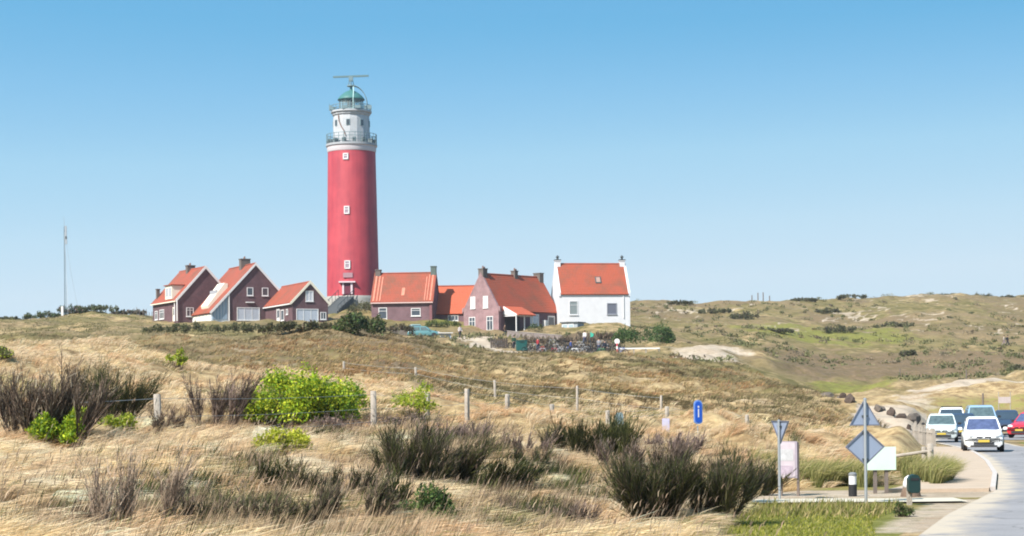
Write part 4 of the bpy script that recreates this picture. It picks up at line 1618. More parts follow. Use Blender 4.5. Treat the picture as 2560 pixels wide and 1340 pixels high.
L = Leaves()
n = 26000
pxs, Ys = RNG.uniform(-150, 2500, n), RNG.uniform(17, 62, n)
xs = Ys * (pxs - 1280) / F
cl = fbm(xs / 1.1, Ys / 1.3, 71, 3)
keep = RNG.random(n) < .12 + .88 * sstep(.40, .58, cl)
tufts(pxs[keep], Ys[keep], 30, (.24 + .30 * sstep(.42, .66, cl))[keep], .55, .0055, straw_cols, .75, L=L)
n = 4500      # long combed tussocks
pxs, Ys = RNG.uniform(-150, 2300, n), RNG.uniform(19, 60, n)
keep = fbm(pxs / F * Ys / 2.6, Ys / 3.4, 73, 3) > .53
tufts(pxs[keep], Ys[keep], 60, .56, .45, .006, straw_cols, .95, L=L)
n = 7500
pxs, Ys = RNG.uniform(-100, 2150, n), RNG.uniform(60, 98, n)
keep = fbm(pxs / F * Ys / 2.4, Ys / 3.0, 75, 3) > .42
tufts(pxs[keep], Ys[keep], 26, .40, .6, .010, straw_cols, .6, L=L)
# big pale tussocks swept over by the wind, in drifts
n = 2600
pxs, Ys = RNG.uniform(-120, 1950, n), RNG.uniform(21, 52, n)
xs = Ys * (pxs - 1280) / F
keep = (fbm(xs / 2.2, Ys / 3.2, 81, 3) > .54)


def pale_cols(x, y, k):
    n = len(k)
    c = pick([(.86, .70, .48), (.80, .63, .40), (.90, .76, .55), (.72, .54, .33), (.66, .48, .30)], len(x), .08)
    return (c[k] * RNG.normal(1, .13, (n, 1))).clip(.02, .92)


tufts(pxs[keep], Ys[keep], 95, .72, .34, .0055, pale_cols, 1.15, L=L, base=.25)
# thin upright stalks with seed heads
n = 4000
px, Y = RNG.uniform(-100, 2000, n), RNG.uniform(21, 50, n)
x = Y * (px - 1280) / F
ok = off_road(x, Y) & (fbm(x / 2.0, Y / 2.0, 79, 3) > .5)
x, Y = x[ok], Y[ok]
n = len(x)
P0 = np.stack([x, Y, H(x, Y)], 1)
d = unit(np.stack([RNG.normal(.25, .15, n), RNG.normal(0, .15, n), np.ones(n)], 1))
ln = RNG.uniform(.45, .85, n)[:, None]
c = pick([(.42, .29, .2), (.33, .23, .16), (.55, .42, .29), (.26, .18, .13)], n)
P2 = P0 + d * ln + np.array([.08, 0, -.02])
L.ribbons(P0, P0 + d * ln * .5, P2, .004, .0035, c, c)
L.ribbons(P2 - d * .02, P2 + d * .04, P2 + d * .09 + np.array([.02, 0, -.01]), .005, .006, c, c * 1.05)
tag(L.build('dry_grass', M_GRASS), 'wind combed straw coloured dune grass in the foreground', 'grass', kind='stuff')
L = Leaves()
n = 13000
tufts(RNG.uniform(-100, 2300, n), 95 * np.exp(RNG.uniform(0, .72, n)), 12, .42, .8, .02, mid_cols, .4, L=L)
tag(L.build('heath_grass', M_GRASS), 'olive and brown heath tussocks on the middle dunes', 'grass', kind='stuff')

# short grass of the far slopes
L = Leaves()
n = 15000
px_, Y_ = RNG.uniform(-100, 2700, n), 192 * np.exp(RNG.uniform(0, .86, n))
x_ = Y_ * (px_ - 1280) / F
zn = zones(x_, Y_)
ok = (zn[:, 2] < .3) & ~((Y_ > 262) & (Y_ < 312) & (px_ > 380) & (px_ < 1580)) & ~((Y_ < 262) & (px_ > 1080) & (px_ < 1640)) & (RNG.random(n) < .25 + 1.5 * sstep(.4, .6, fbm(x_ / 7., Y_ / 9., 111, 3)))
px_, Y_ = px_[ok], Y_[ok]


def far_cols(x, y, k):
    n = len(k)
    z_ = zones(x, y)
    c = pick([(.24, .205, .095), (.19, .17, .075), (.29, .24, .12), (.16, .14, .065)], len(x), .12)
    c = np.where((z_[:, 3] > .4)[:, None], c * np.array([.85, .72, .66]), c)
    c = np.where((z_[:, 1] > .3)[:, None], c * np.array([.92, 1.05, .75]), c)
    return (c[k] * RNG.normal(1, .15, (n, 1))).clip(.01, .8)


tufts(px_, Y_, 10, .34, .9, .035, far_cols, .3, L=L, base=.8)
tag(L.build('slope_grass', M_GRASS), 'low olive and brown grass of the far dune slopes', 'grass', kind='stuff')

# short green grass of the verge
L = Leaves()
n = 26000
px, Y = RNG.uniform(1600, 2480, n), RNG.uniform(22, 38.3, n)
x = Y * (px - 1280) / F
e = xl(Y)
lim = np.interp(Y, [22, 29, 33, 36, 38.3], [-.4, -.6, -1.2, -1.2, -1.4])
fade = np.interp(Y, [22, 29, 36.5, 38.3], [5.0, 4.3, 5.2, 6.0])
ok = (x < e + lim) & (x > e - fade - RNG.random(n) * 2.2)
x, Y = x[ok], Y[ok]
n = len(x)
P0 = np.stack([x, Y, H(x, Y) - .01], 1)
rough = sstep(34.0, 35.8, Y + RNG.normal(0, .5, n)) > .5
hg = np.where(rough, .15 * (.4 + 1.2 * fbm(x / .8, Y / .8, 87, 2)), .05) * RNG.uniform(.5, 1.5, n)
P2 = P0 + unit(np.stack([RNG.normal(.2, .4, n), RNG.normal(0, .4, n), np.ones(n)], 1)) * hg[:, None]
L.ribbons(P0, (P0 + P2) / 2, P2, .012, .009, np.where(rough[:, None], pick([(.24, .22, .06), (.34, .28, .11), (.17, .17, .04), (.45, .35, .17), (.2, .22, .05)], n), pick([(.25, .26, .035), (.31, .29, .05), (.19, .21, .028), (.36, .32, .09)], n)))
tag(L.build('verge_grass', M_GRASS), 'short green grass of the road verge', 'grass', kind='stuff')

# tall marram clumps beside the footway
L = Leaves()


def marram_cols(x, y, k):
    n = len(k)
    return pick([(.50, .42, .19), (.42, .36, .14), (.30, .29, .09), (.55, .45, .24), (.20, .22, .06)], n, .15)


mp, my = [], []
for (cx, cy, wx, m) in ((2060, 47.5, 75, 26), (2010, 49, 40, 10), (2140, 47, 40, 9), (2300, 49, 45, 20), (2335, 47.5, 22, 8), (1920, 52, 50, 10), (2240, 52, 60, 12)):
    mp.append(RNG.normal(cx, wx * .55, m))
    my.append(RNG.normal(cy, .7, m))
mp, my = np.concatenate(mp), np.concatenate(my)
x = my * (mp - 1280) / F
k = np.repeat(np.arange(len(x)), 130)
n = len(k)
a = RNG.uniform(0, 6.283, n)
P0 = np.stack([x[k] + np.cos(a) * .16 * RNG.random(n), my[k] + np.sin(a) * .16 * RNG.random(n), H(x, my)[k] - .03], 1)
o_ = unit(np.stack([np.cos(a) * .5 * RNG.random(n) + .28, np.sin(a) * .5 * RNG.random(n), np.ones(n)], 1))
ln = RNG.uniform(.45, .95, n)
P1 = P0 + o_ * (ln * .6)[:, None]
P2 = P1 + unit(o_ + np.stack([RNG.normal(.5, .2, n), RNG.normal(0, .2, n), RNG.uniform(-1.1, -.1, n)], 1)) * (ln * .45)[:, None]
c1 = marram_cols(x, my, k)
L.ribbons(P0, P1, P2, .007, .006, pick([(.14, .17, .05), (.2, .2, .07)], n), c1)
tag(L.build('marram_grass', M_GRASS), 'tall yellow green marram clumps beside the footway', 'grass', kind='stuff')

# ---- brown weeds and heath stems mixed through the straw
L = Leaves()
n = 90000
px, Y = RNG.uniform(-100, 2000, n), RNG.uniform(20, 60, n)
x = Y * (px - 1280) / F
hz_ = zpy(px, 0, 1.0) * 0
zz = H(x, Y)
py = HZ - F * (zz - EYE) / Y


def blob(cx, cy, rx, ry):
    return np.exp(-((px - cx) / rx) ** 2 - ((py - cy) / ry) ** 2)


dens = .9 * blob(420, 1290, 200, 60) + 1.0 * blob(760, 1290, 260, 75) + .9 * blob(1000, 1240, 190, 70) + .9 * blob(1080, 1150, 240, 65) + .6 * blob(1340, 1270, 180, 50) + .8 * blob(1450, 1330, 200, 40) + .9 * blob(1560, 1180, 190, 40) + .7 * blob(1320, 1110, 110, 40) + .5 * blob(60, 1320, 130, 40) + .5 * blob(820, 1090, 240, 25) + .45 * blob(300, 1010, 260, 40) + .6 * blob(1650, 1290, 200, 60)
dens = dens + .10
dens = dens * (.25 + 1.8 * sstep(.42, .62, fbm(x / .9, Y / 1.1, 101, 3)))
ok = (RNG.random(n) < dens * .36) & off_road(x, Y) & (x < xl(Y) - 5)
x, Y, zz = x[ok], Y[ok], zz[ok]
m = len(x)
k = np.repeat(np.arange(m), 9)
n = len(k)
hh = RNG.uniform(.18, .55, m)
a = RNG.uniform(0, 6.283, n)
P0 = np.stack([x[k] + .05 * np.cos(a), Y[k] + .05 * np.sin(a), zz[k] - .03], 1)
o_ = unit(np.stack([np.cos(a) * .4 * RNG.random(n) + .2, np.sin(a) * .4 * RNG.random(n), np.ones(n)], 1))
ln = hh[k] * RNG.uniform(.6, 1.1, n)
P2 = P0 + o_ * ln[:, None] + np.array([.12, 0, 0]) * ln[:, None]
P1 = P0 + o_ * ln[:, None] * .5
kind = fbm(x / 2.5, Y / 2.5, 103, 3)
cw = pick([(.13, .095, .06), (.17, .12, .08), (.24, .17, .11), (.19, .14, .085)], m, .15)
cw = np.where((kind > .55)[:, None], pick(BROOM + [(.13, .13, .05)], m, .15), cw)
cw = np.where((kind < .47)[:, None], pick([(.36, .27, .17), (.42, .31, .2), (.30, .21, .13)], m, .15), cw)
L.ribbons(P0, P1, P2, .007, .006, cw[k] * .8, cw[k])
tag(L.build('dry_stems', M_TWIG), 'brown heath stems and weeds mixed through the straw', 'weeds', kind='stuff')

# ---- foreground bushes
shrub('green_bush', 'large bright green leafy bush on the dune behind the fence', 'bush', 757, 1066, 335, 172, GREEN_BRIGHT + [(.44, .46, .03)], n=14000, leaf=.12, lobes=34, lump=.72)
shrub('small_bush', 'small lime green bush in the straw below the large green bush', 'bush', 703, 1143, 140, 88, [(.46, .46, .04), (.40, .42, .04), (.50, .48, .06), (.30, .34, .03)], n=3200, leaf=.08, lobes=14)
shrub('leafy_bush', 'bright green bush at the foot of the dark twiggy thicket on the left', 'bush', 150, 1125, 140, 112, GREEN_BRIGHT, n=3000, leaf=.09, lobes=11)
shrub('low_bush', 'low lime green bush right of the thicket beside the wooden post', 'bush', 302, 1100, 100, 78, GREEN_LIME, n=1700, leaf=.08, lobes=7)
shrub('young_shrub', 'loose lime green shrub growing behind the middle fence posts', 'shrub', 1038, 1060, 120, 112, GREEN_LIME, n=1300, leaf=.09, lobes=9)
shrub('dune_shrub', 'small lime shrub on the crest below the left houses', 'shrub', 440, 923, 60, 52, GREEN_LIME, n=420, leaf=.13, lobes=5)
shrub('edge_shrub', 'olive green shrub at the left edge beside the twiggy thicket', 'shrub', 2, 905, 60, 55, GREEN_LIME[:2] + OLIVE, n=700, leaf=.11, lobes=6)
shrub('dark_leafy_shrub', 'dark green leafy shrub at the bottom centre of the foreground', 'shrub', 1060, 1342, 170, 140, GREEN_DARK + [(.12, .18, .05)], n=3600, leaf=.06, lobes=12, up=.9)
shrub('bramble_patch', 'dark purple brown bramble patch under the large green bush', 'bramble', 925, 1082, 330, 55, PURPLE, n=3000, leaf=.06, lobes=14, depth=.3)
broom('dead_thicket', 'tall dark leafless thicket at the left of the foreground', 'thicket', 110, 1114, 255, 195, pal=BROWN + [(.045, .035, .03), (.2, .15, .1)], n=800, w=.010, lean=.05, spread=.55, twigs=5, base_pal=[(.05, .04, .035)], stretch=.3, mixp=BROWN + [(.07, .055, .045), (.3, .26, .2)])
broom('broom_bush', 'dark olive broom bush right of the tall dead thicket', 'broom bush', 268, 1062, 165, 140, n=800, lean=.3)
broom('bare_shrub', 'bare purplish shrub left of the large green bush', 'shrub', 538, 1075, 110, 140, pal=PURPLE + BROWN, n=420, lean=.1, spread=.5, twigs=6)
broom('withered_shrub', 'small withered brown shrub behind the leftmost fence post', 'shrub', 425, 1092, 95, 72, pal=BROWN, n=350, lean=.1)
broom('broom_bush', 'dark broom bush against the left flank of the large green bush', 'broom bush', 610, 1062, 60, 105, n=320, lean=.0)
broom('broom_bush', 'wide dark green broom bush in the middle of the foreground', 'broom bush', 1050, 1232, 250, 155, n=1300, lean=.4, mixp=BROOM + BROWN)
broom('broom_bush', 'low broom bush leaning right beside the wide central broom', 'broom bush', 1235, 1236, 170, 100, n=420, lean=.8, mixp=BROOM + [(.13, .13, .05)])
broom('broom_bush', 'compact dark broom bush below the grey sign behind the fence', 'broom bush', 1480, 1162, 250, 112, n=1500, lean=.12, spread=.7)
broom('broom_bush', 'largest dark green broom bush, spreading left of the yield sign', 'broom bush', 1705, 1318, 270, 165, n=1500, lean=.05, spread=1.0, twigs=6, w=.007, mixp=BROOM + BROOM + BROWN)
broom('broom_bush', 'dark broom bush directly left of the yield sign pole, behind the largest one', 'broom bush', 1815, 1262, 180, 120, n=800, lean=.15, spread=1.0, twigs=6, w=.007, mixp=BROOM + BROOM + BROWN)
broom('broom_bush', 'ragged half dry broom bush on the left flank of the largest one', 'broom bush', 1605, 1262, 170, 105, n=600, lean=.25, spread=.9, twigs=6, w=.007, mixp=BROOM + BROWN + [(.3, .23, .15)])
broom('broom_bush', 'thin broom bush with tilted shoots beside the yield sign pole', 'broom bush', 1885, 1240, 90, 95, n=260, lean=.5)
broom('broom_bush', 'half dry broom bush at lower left centre among pale grass', 'broom bush', 740, 1270, 160, 105, n=330, lean=.15, mixp=BROOM + BROWN + STRAW[2:3])
broom('dry_weeds', 'tall thin dry weed stalks at the lower left of the foreground', 'weeds', 330, 1345, 260, 205, pal=[(.33, .25, .19), (.27, .2, .155), (.4, .31, .23)], n=260, w=.006, lean=.08, spread=.35, twigs=5, base_pal=BROWN)
broom('dry_weeds', 'brown weed stalks along the bottom edge left of centre', 'weeds', 560, 1345, 330, 125, pal=BROWN + OLIVE, n=700, w=.006, lean=.12, spread=.5, twigs=5)
broom('dry_weeds', 'brown weeds along the bottom between broom and leafy shrub', 'weeds', 830, 1335, 260, 130, pal=BROWN + [(.26, .2, .14)] + OLIVE, n=700, w=.006, lean=.15, spread=.5, twigs=5)
broom('broom_bush', 'upright dark broom clump at bottom centre behind leafy shrub', 'broom bush', 985, 1312, 80, 130, n=420, lean=.05, spread=.45)
broom('dry_weeds', 'purple brown dry weeds at the bottom right of centre', 'weeds', 1330, 1332, 300, 75, pal=PURPLE + BROWN, n=800, w=.006, lean=.2, spread=.7)
broom('dry_weeds', 'brown weeds in front of the compact dark broom', 'weeds', 1300, 1150, 150, 75, pal=PURPLE + BROWN, n=420, w=.007, lean=.3, spread=.6)
broom('dry_weeds', 'pale brown weeds between the two dark right brooms', 'weeds', 1590, 1195, 230, 95, pal=BROWN + [(.26, .2, .17)], n=700, w=.007, lean=.25, spread=.6)
shrub('verge_tuft', 'dark green tuft at the tip of the verge by the road', 'shrub', 2258, 1292, 55, 42, GREEN_DARK + OLIVE, n=500, leaf=.06, lobes=5)
broom('broom_bush', 'dark broom clump directly below the small lime green bush', 'broom bush', 700, 1232, 90, 95, n=240, lean=.15)
broom('broom_bush', 'loose broom bush between small lime bush and the wide central broom', 'broom bush', 865, 1255, 140, 105, n=320, lean=.3, mixp=BROOM + BROWN)
broom('broom_bush', 'half brown broom at the bottom edge below the half dry one', 'broom bush', 690, 1345, 200, 100, n=450, lean=.15, mixp=BROOM + BROWN + [(.28, .21, .13)])
broom('broom_bush', 'brown green broom at the bottom edge right of the tall weed stalks', 'broom bush', 480, 1345, 200, 100, n=520, lean=.1, mixp=BROOM + BROWN + [(.28, .21, .13)])
broom('broom_bush', 'sparse broom right of the wide central broom near the fence posts', 'broom bush', 1330, 1180, 120, 75, n=240, lean=.4, mixp=BROOM + BROWN)
broom('heath_bush', 'purple brown heath bush in front of the third and fourth fence posts', 'heath bush', 1120, 1125, 220, 70, pal=PURPLE, n=800, lean=.35, spread=.7, mixp=PURPLE + [(.26, .19, .16)])
broom('heath_bush', 'purple brown heath bush between the compact and the largest dark broom', 'heath bush', 1650, 1150, 230, 70, pal=PURPLE, n=800, lean=.2, spread=.7, mixp=PURPLE + [(.26, .19, .16)])
broom('broom_bush', 'tiny dark broom at the bottom left corner', 'broom bush', 20, 1345, 120, 50, n=300, lean=.1)

# ---- shrubs round the houses
shrub('hedge', 'low olive hedge along the foot of the left brick houses', 'hedge', 520, 833, 330, 24, OLIVE + [(.17, .16, .09), (.12, .13, .05)], n=2400, leaf=.28, lobes=36, depth=.10, stems=False)
shrub('hedge', 'olive brown hedge below the low cottage with the small roof', 'hedge', 745, 831, 190, 25, OLIVE + [(.17, .16, .09), (.14, .10, .07)], n=1600, leaf=.28, lobes=22, depth=.12, stems=False)
shrub('mound_thicket', 'dark green thicket on the mound below the lighthouse door', 'thicket', 893, 836, 150, 54, GREEN_DARK + OLIVE + [(.14, .16, .06)], n=3600, leaf=.3, lobes=26, depth=.35, stems=False)
shrub('mound_scrub', 'grey green scrub right below the lighthouse base', 'scrub', 905, 785, 75, 32, OLIVE + [(.2, .2, .12)], n=900, leaf=.25, lobes=10, depth=.3, stems=False)
shrub('garden_hedge', 'dark hedge in front of the mauve brick house', 'hedge', 985, 836, 110, 26, OLIVE + BROWN, n=1200, leaf=.26, lobes=16, depth=.15, stems=False)
shrub('bank_hedge', 'green hedge on the bank below the bright orange roof', 'hedge', 1110, 818, 95, 20, [(.10, .13, .04), (.14, .16, .05), (.08, .10, .03)], n=900, leaf=.24, lobes=14, depth=.12, stems=False)
shrub('round_shrub', 'small green shrub in front of the rose brick house porch', 'shrub', 1340, 829, 45, 22, GREEN_DARK + OLIVE, n=350, leaf=.2, lobes=5, stems=False)
shrub('spreading_shrub', 'wide dark green shrub on the slope right of the white house', 'shrub', 1612, 862, 165, 50, [(.06, .12, .03), (.08, .14, .04), (.05, .09, .03), (.11, .16, .05)], n=3600, leaf=.26, lobes=24, depth=.35, stems=False)
shrub('bank_scrub', 'pale olive scrub on the bank at the lighthouse foot, right of the stair', 'scrub', 925, 760, 62, 24, [(.2, .2, .1), (.16, .17, .07), (.26, .24, .14)], n=700, leaf=.22, lobes=10, depth=.4, stems=False, loc=on_ground(925, 293))
for (px, py, w, h, lab, pal) in (
        (110, 795, 100, 32, 'dark shrub on the left skyline at the mast foot', OLIVE + GREEN_DARK),
        (178, 793, 80, 34, 'tallest dark shrub on the left skyline just right of the mast', GREEN_DARK + PURPLE),
        (245, 795, 110, 30, 'green shrub on the left skyline between mast and houses', OLIVE + [(.1, .14, .04)]),
        (325, 796, 90, 22, 'low dark shrub on the skyline near the leftmost house', OLIVE + PURPLE),
        (20, 803, 60, 16, 'flat dark shrub on the skyline at the left edge', OLIVE)):
    shrub('skyline_shrub', lab, 'shrub', px, py, w, h * .62, pal, n=1100, leaf=.34, lobes=14, depth=.3, stems=False, group='shrubs on the left skyline', loc=on_ground(px, 319))
for (px, py, Y, w, h, lab) in (
        (2455, 740, 478, 80, 22, 'biggest dark shrub on the right skyline'),
        (2380, 742, 476, 70, 14, 'flat shrub on the right skyline left of the biggest one'),
        (2310, 745, 474, 60, 13, 'small shrub on the right skyline above the brown slope'),
        (2520, 742, 476, 40, 12, 'low shrub on the skyline near the right edge'),
        (2130, 752, 432, 70, 14, 'dark shrub on the hill crest above the middle right slope'),
        (2010, 752, 428, 60, 10, 'flat shrub on the hill crest right of the row of posts'),
        (1860, 812, 345, 75, 22, 'dark green bush halfway up the right hill'),
        (2100, 832, 320, 85, 26, 'grey green bush on the pale green strip of the right hill'),
        (1790, 800, 355, 80, 16, 'brownish bush on the right hill left of the dark green one'),
        (2235, 805, 345, 90, 20, 'dark bush beside pale sand on the right hill'),
        (1945, 836, 300, 70, 12, 'long flat green bush at the foot of the right hill'),
        (1700, 790, 380, 60, 13, 'small grey bush right of the white house on the hill'),
        (2070, 778, 385, 60, 15, 'olive bush high on the right hill below the crest'),
        (2270, 862, 270, 40, 18, 'small dark bush on the brown valley floor'),
        (2545, 925, 215, 50, 26, 'dark bush at the right edge above the sandy track')):
    shrub('hill_bush', lab, 'bush', px, py, w * 1.1, h * .75, [(.12, .125, .06), (.09, .10, .045), (.15, .14, .08), (.14, .115, .09)], n=700, leaf=.36, lobes=9, depth=.5, stems=False, group='bushes on the right hill', loc=on_ground(px, Y))

# ---- fine scrub cover of the far hills: nobody could count it
L = Leaves()
n = 6500
px = RNG.uniform(-100, 2700, n)
Y = 175 * np.exp(RNG.uniform(0, 1.02, n))
x = Y * (px - 1280) / F
dens = fbm(x / 16., Y / 20., 91, 4)
ok = (dens > .52) & (px > 1000) & (RNG.random(n) < .5) & ~((Y > 203) & (Y < 238) & (px > 1140) & (px < 1900)) & ~((Y > 262) & (Y < 312) & (px > 370) & (px < 1600))
x, Y = x[ok], Y[ok]
m = len(x)
k = np.repeat(np.arange(m), 34)
n = len(k)
r = RNG.uniform(.3, .95, m)
v = inball(n, .4) * np.array([1.3, 1.3, .55])
P = np.stack([x[k], Y[k], H(x, Y)[k] + .12], 1) + v * r[k][:, None]
base_c = pick([(.13, .14, .06), (.16, .16, .075)] + [(.20, .18, .09), (.17, .165, .07), (.24, .2, .1), (.19, .15, .10), (.15, .15, .065)], m, .15)
L.leaves(P, .34, base_c[k] * (1 + RNG.normal(0, .15, (n, 1))).clip(.5, 1.6), .6, .6)
tag(L.build('scrub', M_LEAF), 'patchy low scrub covering the far dunes', 'scrub', kind='stuff')


# ------------------------------------------------------------------ fences and posts
def post_mesh(h, r, sink=.3, seed=0, lean=.03):
    rr = random.Random(seed)
    mb = MB()
    n = 9
    a = rr.uniform(-lean, lean)
    b = rr.uniform(-lean, lean)
    lv = [(-sink, r * 1.03), (h * .5, r), (h - .02, r * .97), (h, r * .8)]
    vs = []
    for z, q in lv:
        for k in range(n):
            t = 2 * math.pi * k / n
            w = q * (1 + .06 * math.sin(3 * t + seed))
            vs.append((w * math.cos(t) + a * z, w * math.sin(t) + b * z, z))
    fs = []
    for i in range(len(lv) - 1):
        for k in range(n):
            j = (k + 1) % n
            fs.append((i * n + k, i * n + j, (i + 1) * n + j, (i + 1) * n + k))
    fs.append(tuple(range((len(lv) - 1) * n, len(lv) * n)))
    return mb.add(vs, fs), Vector((a * h, b * h, h))


def wire_fence(label, plist, r, wires, group=None):
    """plist: (px, py of foot, height in photo px, depth or None)"""
    locs = []
    for px, py, hp, Y in plist:
        p = hit(px, py) if Y is None else on_ground(px, Y)
        top = at(px, py - hp, p.y).z
        locs.append((p, max(.7, top - p.z)))
    t = thing('wire_fence', label, 'fence', locs[0][0])
    o0 = locs[0][0]
    for i, (p, h) in enumerate(locs):
        mb, top = post_mesh(h, r, .4, i + int(r * 1000))
        o = mb.build('post', M_WOOD, t, smooth='auto')
        o.location = p - o0
    for f in wires:
        w = MB()
        for (p, h), (q, g) in zip(locs[:-1], locs[1:]):
            a = p - o0 + Vector((0, -r, h * f))
            b = q - o0 + Vector((0, -r, g * f))
            pts = [a + (b - a) * s_ - Vector((0, 0, .06 * 4 * s_ * (1 - s_))) for s_ in (0, .25, .5, .75, 1)]
            w.path(pts, .006, 4)
        w.build('wire', M_STEEL, t)
    return t


wire_fence('wire fence of thick round wooden posts running across the foreground straw',
           [(-150, 1128, 130, 44), (398, 1112, 127, 47), (935, 1085, 108, 56), (1068, 1077, 96, 61), (1168, 1074, 102, 65), (1268, 1074, 80, 69), (1380, 1092, 74, 72), (1520, 1105, 58, 76), (1668, 1116, 64, 79), (1868, 1103, 55, 86)], .09, (.92, .6, .3))
wire_fence('thinner wire fence farther up the dune behind the green bush',
           [(860, 990, 56, 100), (1040, 1012, 62, 98), (1238, 1016, 66, 96), (1443, 1034, 70, 94), (1653, 1060, 72, 91)], .065, (.9, .5))

# ---- big corner post with a rail at the footway
p = hit(2328, 1203)
t = thing('corner_post', 'thick pair of grey wooden posts with a slanting rail beside the footway', 'post', p)
mb, _ = post_mesh(.98, .085, .4, 3)
mb.build('post', M_WOOD, t, smooth='auto')
mb, _ = post_mesh(.9, .07, .4, 8)
o = mb.build('post', M_WOOD, t, smooth='auto')
o.location = (-.13, .16, 0)
MB().tube((-.9, .9, .62), (.02, -.09, .80), .045, .04, 7).build('rail', M_WOOD, t)

# ---- picket fence along the road edge
pk = []
for i in range(17):
    y = 84 + i * 1.35
    x = float(xl(y)) - 1.0
    pk.append((x, y))
t = thing('picket_fence', 'row of pale upright stakes along the left edge of the road', 'fence', (pk[0][0], pk[0][1], h1(*pk[0])))
for i, (x, y) in enumerate(pk):
    mb = MB().box((0, 0, .22), (.12, .06, 1.2)).box((0, 0, .85), (.08, .05, .06))
    o = mb.build('stake', M_WOOD, t)
    o.location = (x - pk[0][0], y - pk[0][1], h1(x, y) - h1(*pk[0]))
    o.rotation_euler = (random.uniform(-.04, .04), random.uniform(-.05, .05), random.uniform(-.3, .3))
MB().path([(x - pk[0][0], y - pk[0][1] + .05, h1(x, y) - h1(*pk[0]) + .66) for x, y in pk], .03, 5).build('rail', M_WOOD, t)

# ---- skyline posts
for i, (px, py, hp) in enumerate(((1880, 752, 16), (1895, 752, 20), (1908, 752, 19), (1924, 752, 14))):
    q = on_ground(px, 428)
    mb = MB().tube((0, 0, -1), (0, 0, hp * 428 / F + .3), .13, .12, 7)
    o = mb.build('marker_post', M_DARKWOOD)
    o.location = q
    tag(o, ['short dark post at the left end of the skyline row', 'tallest dark post in the skyline row, second from left', 'dark post in the skyline row next to the tallest', 'shorter dark post at the right end of the skyline row'][i], 'post', 'row of posts on the right skyline')
q0 = on_ground(335, 318)
t = thing('stake_fence', 'thin dark stakes with wire on the skyline left of the brick house', 'fence', q0)
for i in range(8):
    q = on_ground(335 + i * 7.5, 318 - i * 1.5)
    hh = random.uniform(.9, 1.7)
    o = MB().tube((0, 0, -.5), (random.uniform(-.1, .1), 0, hh), .05, .045, 5).build('stake', M_DARKWOOD, t)
    o.location = q - q0
a_, b_ = q0, on_ground(335 + 52, 308)
MB().tube((0, 0, .8), (b_ - a_) + Vector((0, 0, .8)), .015, .015, 4).build('wire', M_STEEL, t)

# ---- radio mast
q = on_ground(163, 318)
t = thing('radio_mast', 'thin grey guyed radio mast on the left dune', 'mast', q)
hm = at(160, 548, q.y).z - q.z
mb = MB()
for k in range(3):
    a = 2 * math.pi * k / 3
    mb.tube((.17 * math.cos(a), .17 * math.sin(a), -.5), (.10 * math.cos(a), .10 * math.sin(a), hm * .93), .03, .025, 5)
nz = 26
for i in range(nz):
    z0, z1 = hm * .93 * i / nz, hm * .93 * (i + 1) / nz
    for k in range(3):
        a, b = 2 * math.pi * k / 3, 2 * math.pi * ((k + 1) % 3) / 3
        mb.tube((.14 * math.cos(a), .14 * math.sin(a), z0), (.13 * math.cos(b), .13 * math.sin(b), z1), .012, .012, 4)
mb.build('lattice', mat('mast_grey', (.20, .25, .28), .5, metal=.3), t)
MB().tube((0, 0, hm * .92), (-.05, 0, hm * 1.03), .04, .02, 5).build('aerial', M_STEEL, t)
MB().box((.30, -.2, hm * .86), (.28, .25, 2.2)).build('antenna_panel', M_STEEL, t)
MB().box((.36, -.2, hm * .78), (.25, .25, 1.3)).build('antenna_panel', M_STEEL, t)
for (dx, dy) in ((2.6, 1.5), (-.4, 3.0), (1.2, -2.0)):
    MB().tube((0, 0, hm * .9), (dx * .35, dy * .35, hm * .45), .02, .02, 4).tube((dx * .35, dy * .35, hm * .45), (dx * .8, dy, -.3), .02, .02, 4).build('guy_wire', M_STEEL, t)
MB().box((-.35, -.5, .7), (.35, .35, 1.6)).build('cabinet', M_WHITE, t)


# ------------------------------------------------------------------ road signs
M_SIGNBACK = mat('sign_back_aluminium', (.29, .34, .45), .45, metal=.35, var=.12, scale=3)
M_SIGNRIM = mat('sign_back_rim', (.16, .17, .22), .5, metal=.3)


def pole_at(px, py, ptop, r=.035, m=M_STEEL, name='sign', label='', cat='sign', rz=0.0, Y=None):
    p = hit(px, py) if Y is None else on_ground(px, Y)
    t = thing(name, label, cat, p, rz)
    hp = at(px, ptop, p.y).z - p.z
    MB().tube((0, 0, -.4), (0, 0, hp), r, r, 10).lathe([(r * 1.15, hp - .02), (r * 1.15, hp + .01), (.005, hp + .03)], 10).build('pole', m, t, smooth='auto')
    return t, F / p.y, p


def plate(poly, th, y0=0.0):
    return MB().prism(poly, y0 - th / 2, y0 + th / 2)


# give-way-ahead triangle above a priority diamond, seen from behind
t, s, p = pole_at(2165, 1262, 998, .032, M_STEEL, 'road_sign', 'pole with the grey backs of a triangle sign above a diamond sign', 'road sign', R(2))
zof = lambda py: (at(2165, py, p.y).z - p.z)


def rim_plate(name, poly, t, y):
    c = (sum(q[0] for q in poly) / len(poly), sum(q[1] for q in poly) / len(poly))
    o = plate(poly, .012, y).build(name, M_SIGNBACK, t)
    rm = MB()
    n = len(poly)
    inner = [(c[0] + (q[0] - c[0]) * .90, c[1] + (q[1] - c[1]) * .90) for q in poly]
    for i in range(n):
        j = (i + 1) % n
        rm.prism([poly[i], poly[j], inner[j], inner[i]], y - .03, y - .006)
    rm.build('rim', M_SIGNRIM, o)
    return o


